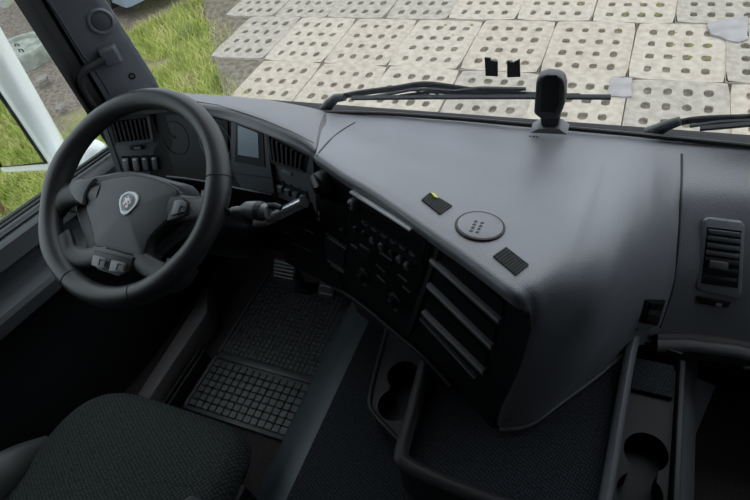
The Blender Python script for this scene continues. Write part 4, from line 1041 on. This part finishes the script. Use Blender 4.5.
def peanut(c1, r1, c2, r2, n=40):        # two joined round wells
    c1, c2 = Vector(c1), Vector(c2); d_ = (c2 - c1); L = d_.length; ux = d_ / L; uy = Vector((-ux.y, ux.x, 0))
    neck = min(r1, r2) * .62; P = []
    a0 = math.asin(neck / r1); a1 = math.asin(neck / r2)
    for k in range(n // 2 + 1):
        a = a0 + (2*math.pi - 2*a0) * k / (n // 2); P.append(c1 + ux * math.cos(a) * r1 + uy * math.sin(a) * r1)
    for k in range(n // 2 + 1):
        a = math.pi + a1 + (2*math.pi - 2*a1) * k / (n // 2); P.append(c2 + ux * math.cos(a) * r2 + uy * math.sin(a) * r2)
    return P
cA = U(404, 376, z=ZC); cB = U(395, 405, z=ZC)
plate_with_holes(outl + inner[::-1], [peanut((cA.x, cA.y, 0), .040, (cB.x, cB.y, 0), .040)], ZC, .06, 'holder_body', DARK, cl)
MB().tube([p + V3(0,0,.002) for p in outl], .0055, 8).build('holder_rim', DARK, cl)
# right double cup holder
cR = thing('cup_holder', 'dark double cup holder beside the right tray rail, above the passenger footwell', 'cup holder', (.46, .55, ZT))
ZD = .34
o2 = [V3(.405, .76, 0), V3(.495, .775, 0), V3(.492, .5, 0), V3(.488, .36, 0), V3(.40, .36, 0)]
cA = U(646, 452, z=ZD); cB = U(640, 490, z=ZD)
plate_with_holes(o2, [peanut((cA.x, cA.y, 0), .041, (cB.x, cB.y - .006, 0), .041)], ZD, .06, 'holder_body', BLACK, cR)
MB().box((.41, .70, ZD), (.49, .78, ZD + .012)).build('pad', CARPET, cR, bevel=.003)
MB().box((.497, .34, ZT + .001), (.509, .79, .365)).build('side_wall', DARK, cR, bevel=.004)
# grey trim between cup holder and passenger footwell
struct(MB().prism([U(682,372,z=.25), U(716,386,z=.18), U(681,436,z=.16), U(668,500,z=.16), U(664,500,z=.3)], [U(682,372,z=.25) + V3(-.03,0,-.05), U(716,386,z=.18) + V3(-.03,0,-.05), U(681,436,z=.16) + V3(-.03,0,-.05), U(668,500,z=.16) + V3(-.03,0,-.05), U(664,500,z=.3) + V3(-.03,0,-.1)]).build('trim_10', DASH), 'grey trim plate on the tunnel side beside the passenger footwell', 'trim')
struct(MB().tube(cr([U(px, py, z=.02) for px, py in ((683,437),(700,418),(716,400),(730,393),(750,390))], 4), .008, 8).build('trim_11', DARK), 'curved black edge of the passenger carpet', 'trim')

# ================================================================== OUTSIDE PARTS OF THE TRUCK: wipers and mirror
def wiper(label, arm, blade, links, knuckle, extra=()):
    b_ = Gl(*knuckle[0], .03)
    t = thing('windscreen_wiper', label, 'wiper', b_)
    WB = bpy.data.materials.get('wiper_black') or mat('wiper_black', (.02, .024, .026), .4)
    MB().tube([Gl(*p, .035) for p in knuckle], [.016, .014, .012, .010][:len(knuckle)], 10).build('knuckle', WB, t)
    MB().tube(cr([Gl(*p, .045) for p in arm], 4), .0085, 8, flat=.6).build('arm', WB, t)
    MB().tube([Gl(*p, .02) for p in blade], .0055, 6).build('rubber_blade', WB, t)
    MB().tube([Gl(p[0], p[1] - 1.8, .026) for p in blade], .0035, 6).build('blade_spine', WB, t)
    for l in links: MB().tube([Gl(*p, .032) for p in l], .0045, 6).build('blade_bracket', WB, t)
    return t
wiper('long black wiper resting along the windscreen base by the instrument hood', [(334,98),(360,93),(395,88.5),(420,84.5),(440,85.5),(470,90),(500,93)], [(352,98.5),(430,97.5),(520,97.2),(611,97.6)],
      [[(372,97),(410,90),(430,89),(455,91)], [(400,96),(430,92),(470,93),(524,89)], [(455,91),(480,88),(526,89)], [(500,92),(560,95),(580,95)]] + [[(x, 91.5), (x + 2, 97)] for x in (418, 427, 436, 445, 456, 476, 488, 499)], [(324,111),(330,103),(336,98),(345,97)])
wiper('black wiper arm resting along the windscreen base before the passenger seat', [(665,126),(690,120.5),(715,118.5),(750,117.5),(800,116)], [(700,129),(750,124.5),(800,120),(860,116)], [[(690,126),(720,122),(760,120)]], [(648,134),(660,129),(668,125),(680,121)])

mir = thing('side_mirror', 'white truck side mirror outside the driver window, reflecting grass', 'mirror', (-1.55, 1.02, .6))
gl_ = [V3(-1.562, .998, .468), V3(-1.54, .998, .76), V3(-1.475, .998, 1.07), V3(-1.68, .998, 1.08), V3(-1.855, .998, .41)]
f0 = [V3(-1.53, 1.0, .430), V3(-1.512, 1.0, .76), V3(-1.447, 1.0, 1.10), V3(-1.70, 1.0, 1.11), V3(-1.89, 1.0, .365)]
b0_ = U(73, 160, y=1.09); b1_ = U(9, 47, y=1.09); bd = b1_ - b0_
f1 = [b0_, lerp(b0_, b1_, .65), b0_ + bd * 1.35, b0_ + bd * 1.35 + V3(-.2, 0, .01), b0_ + V3(-.25, 0, .0)]
B_ = f1[2]
MB().rings([f0, [lerp(a, b, .45) + V3(.02 if k < 3 else -.01, 0, 0) for k, (a, b) in enumerate(zip(f0, f1))], f1, [p + V3(-.03, .03, 0) for p in f1]]).build('housing', WHITE, mir, bevel=.012, seg=3)
MB().prism([p + V3(0, -.002, 0) for p in gl_], [p + V3(0, .004, 0) for p in gl_]).build('mirror_glass', MIRROR, mir)
MB().tube([p + V3(0, -.002, 0) for p in gl_], .006, 6, closed=True).build('glass_seal', SEAL, mir)
lowm = [U(62,168,y=1.02), U(78,157,y=1.03), U(92,155,y=1.04), U(108,160,y=1.05), V3(-1.16, 1.08, .52)]
MB().tube(cr(lowm, 4), [.042 + .018 * math.sin(math.pi * min(1, k / 12)) for k in range(17)], 14).build('arm', WHITE, mir)
MB().tube(cr([B_ + V3(.0, .05, -.03), B_ + V3(.1, .06, .02), V3(-1.16, 1.08, 1.12)], 4), .03, 12).build('arm', WHITE, mir)
# cab corner outside (white) under the pillar
struct(MB().box((-1.20, 1.02, -.3), (-1.14, 1.2, .50)).build('trim_12', WHITE, bevel=.02), 'white painted cab corner outside the driver door', 'trim')

for o in list(bpy.data.objects):
    if '_w' in o: del o['_w']
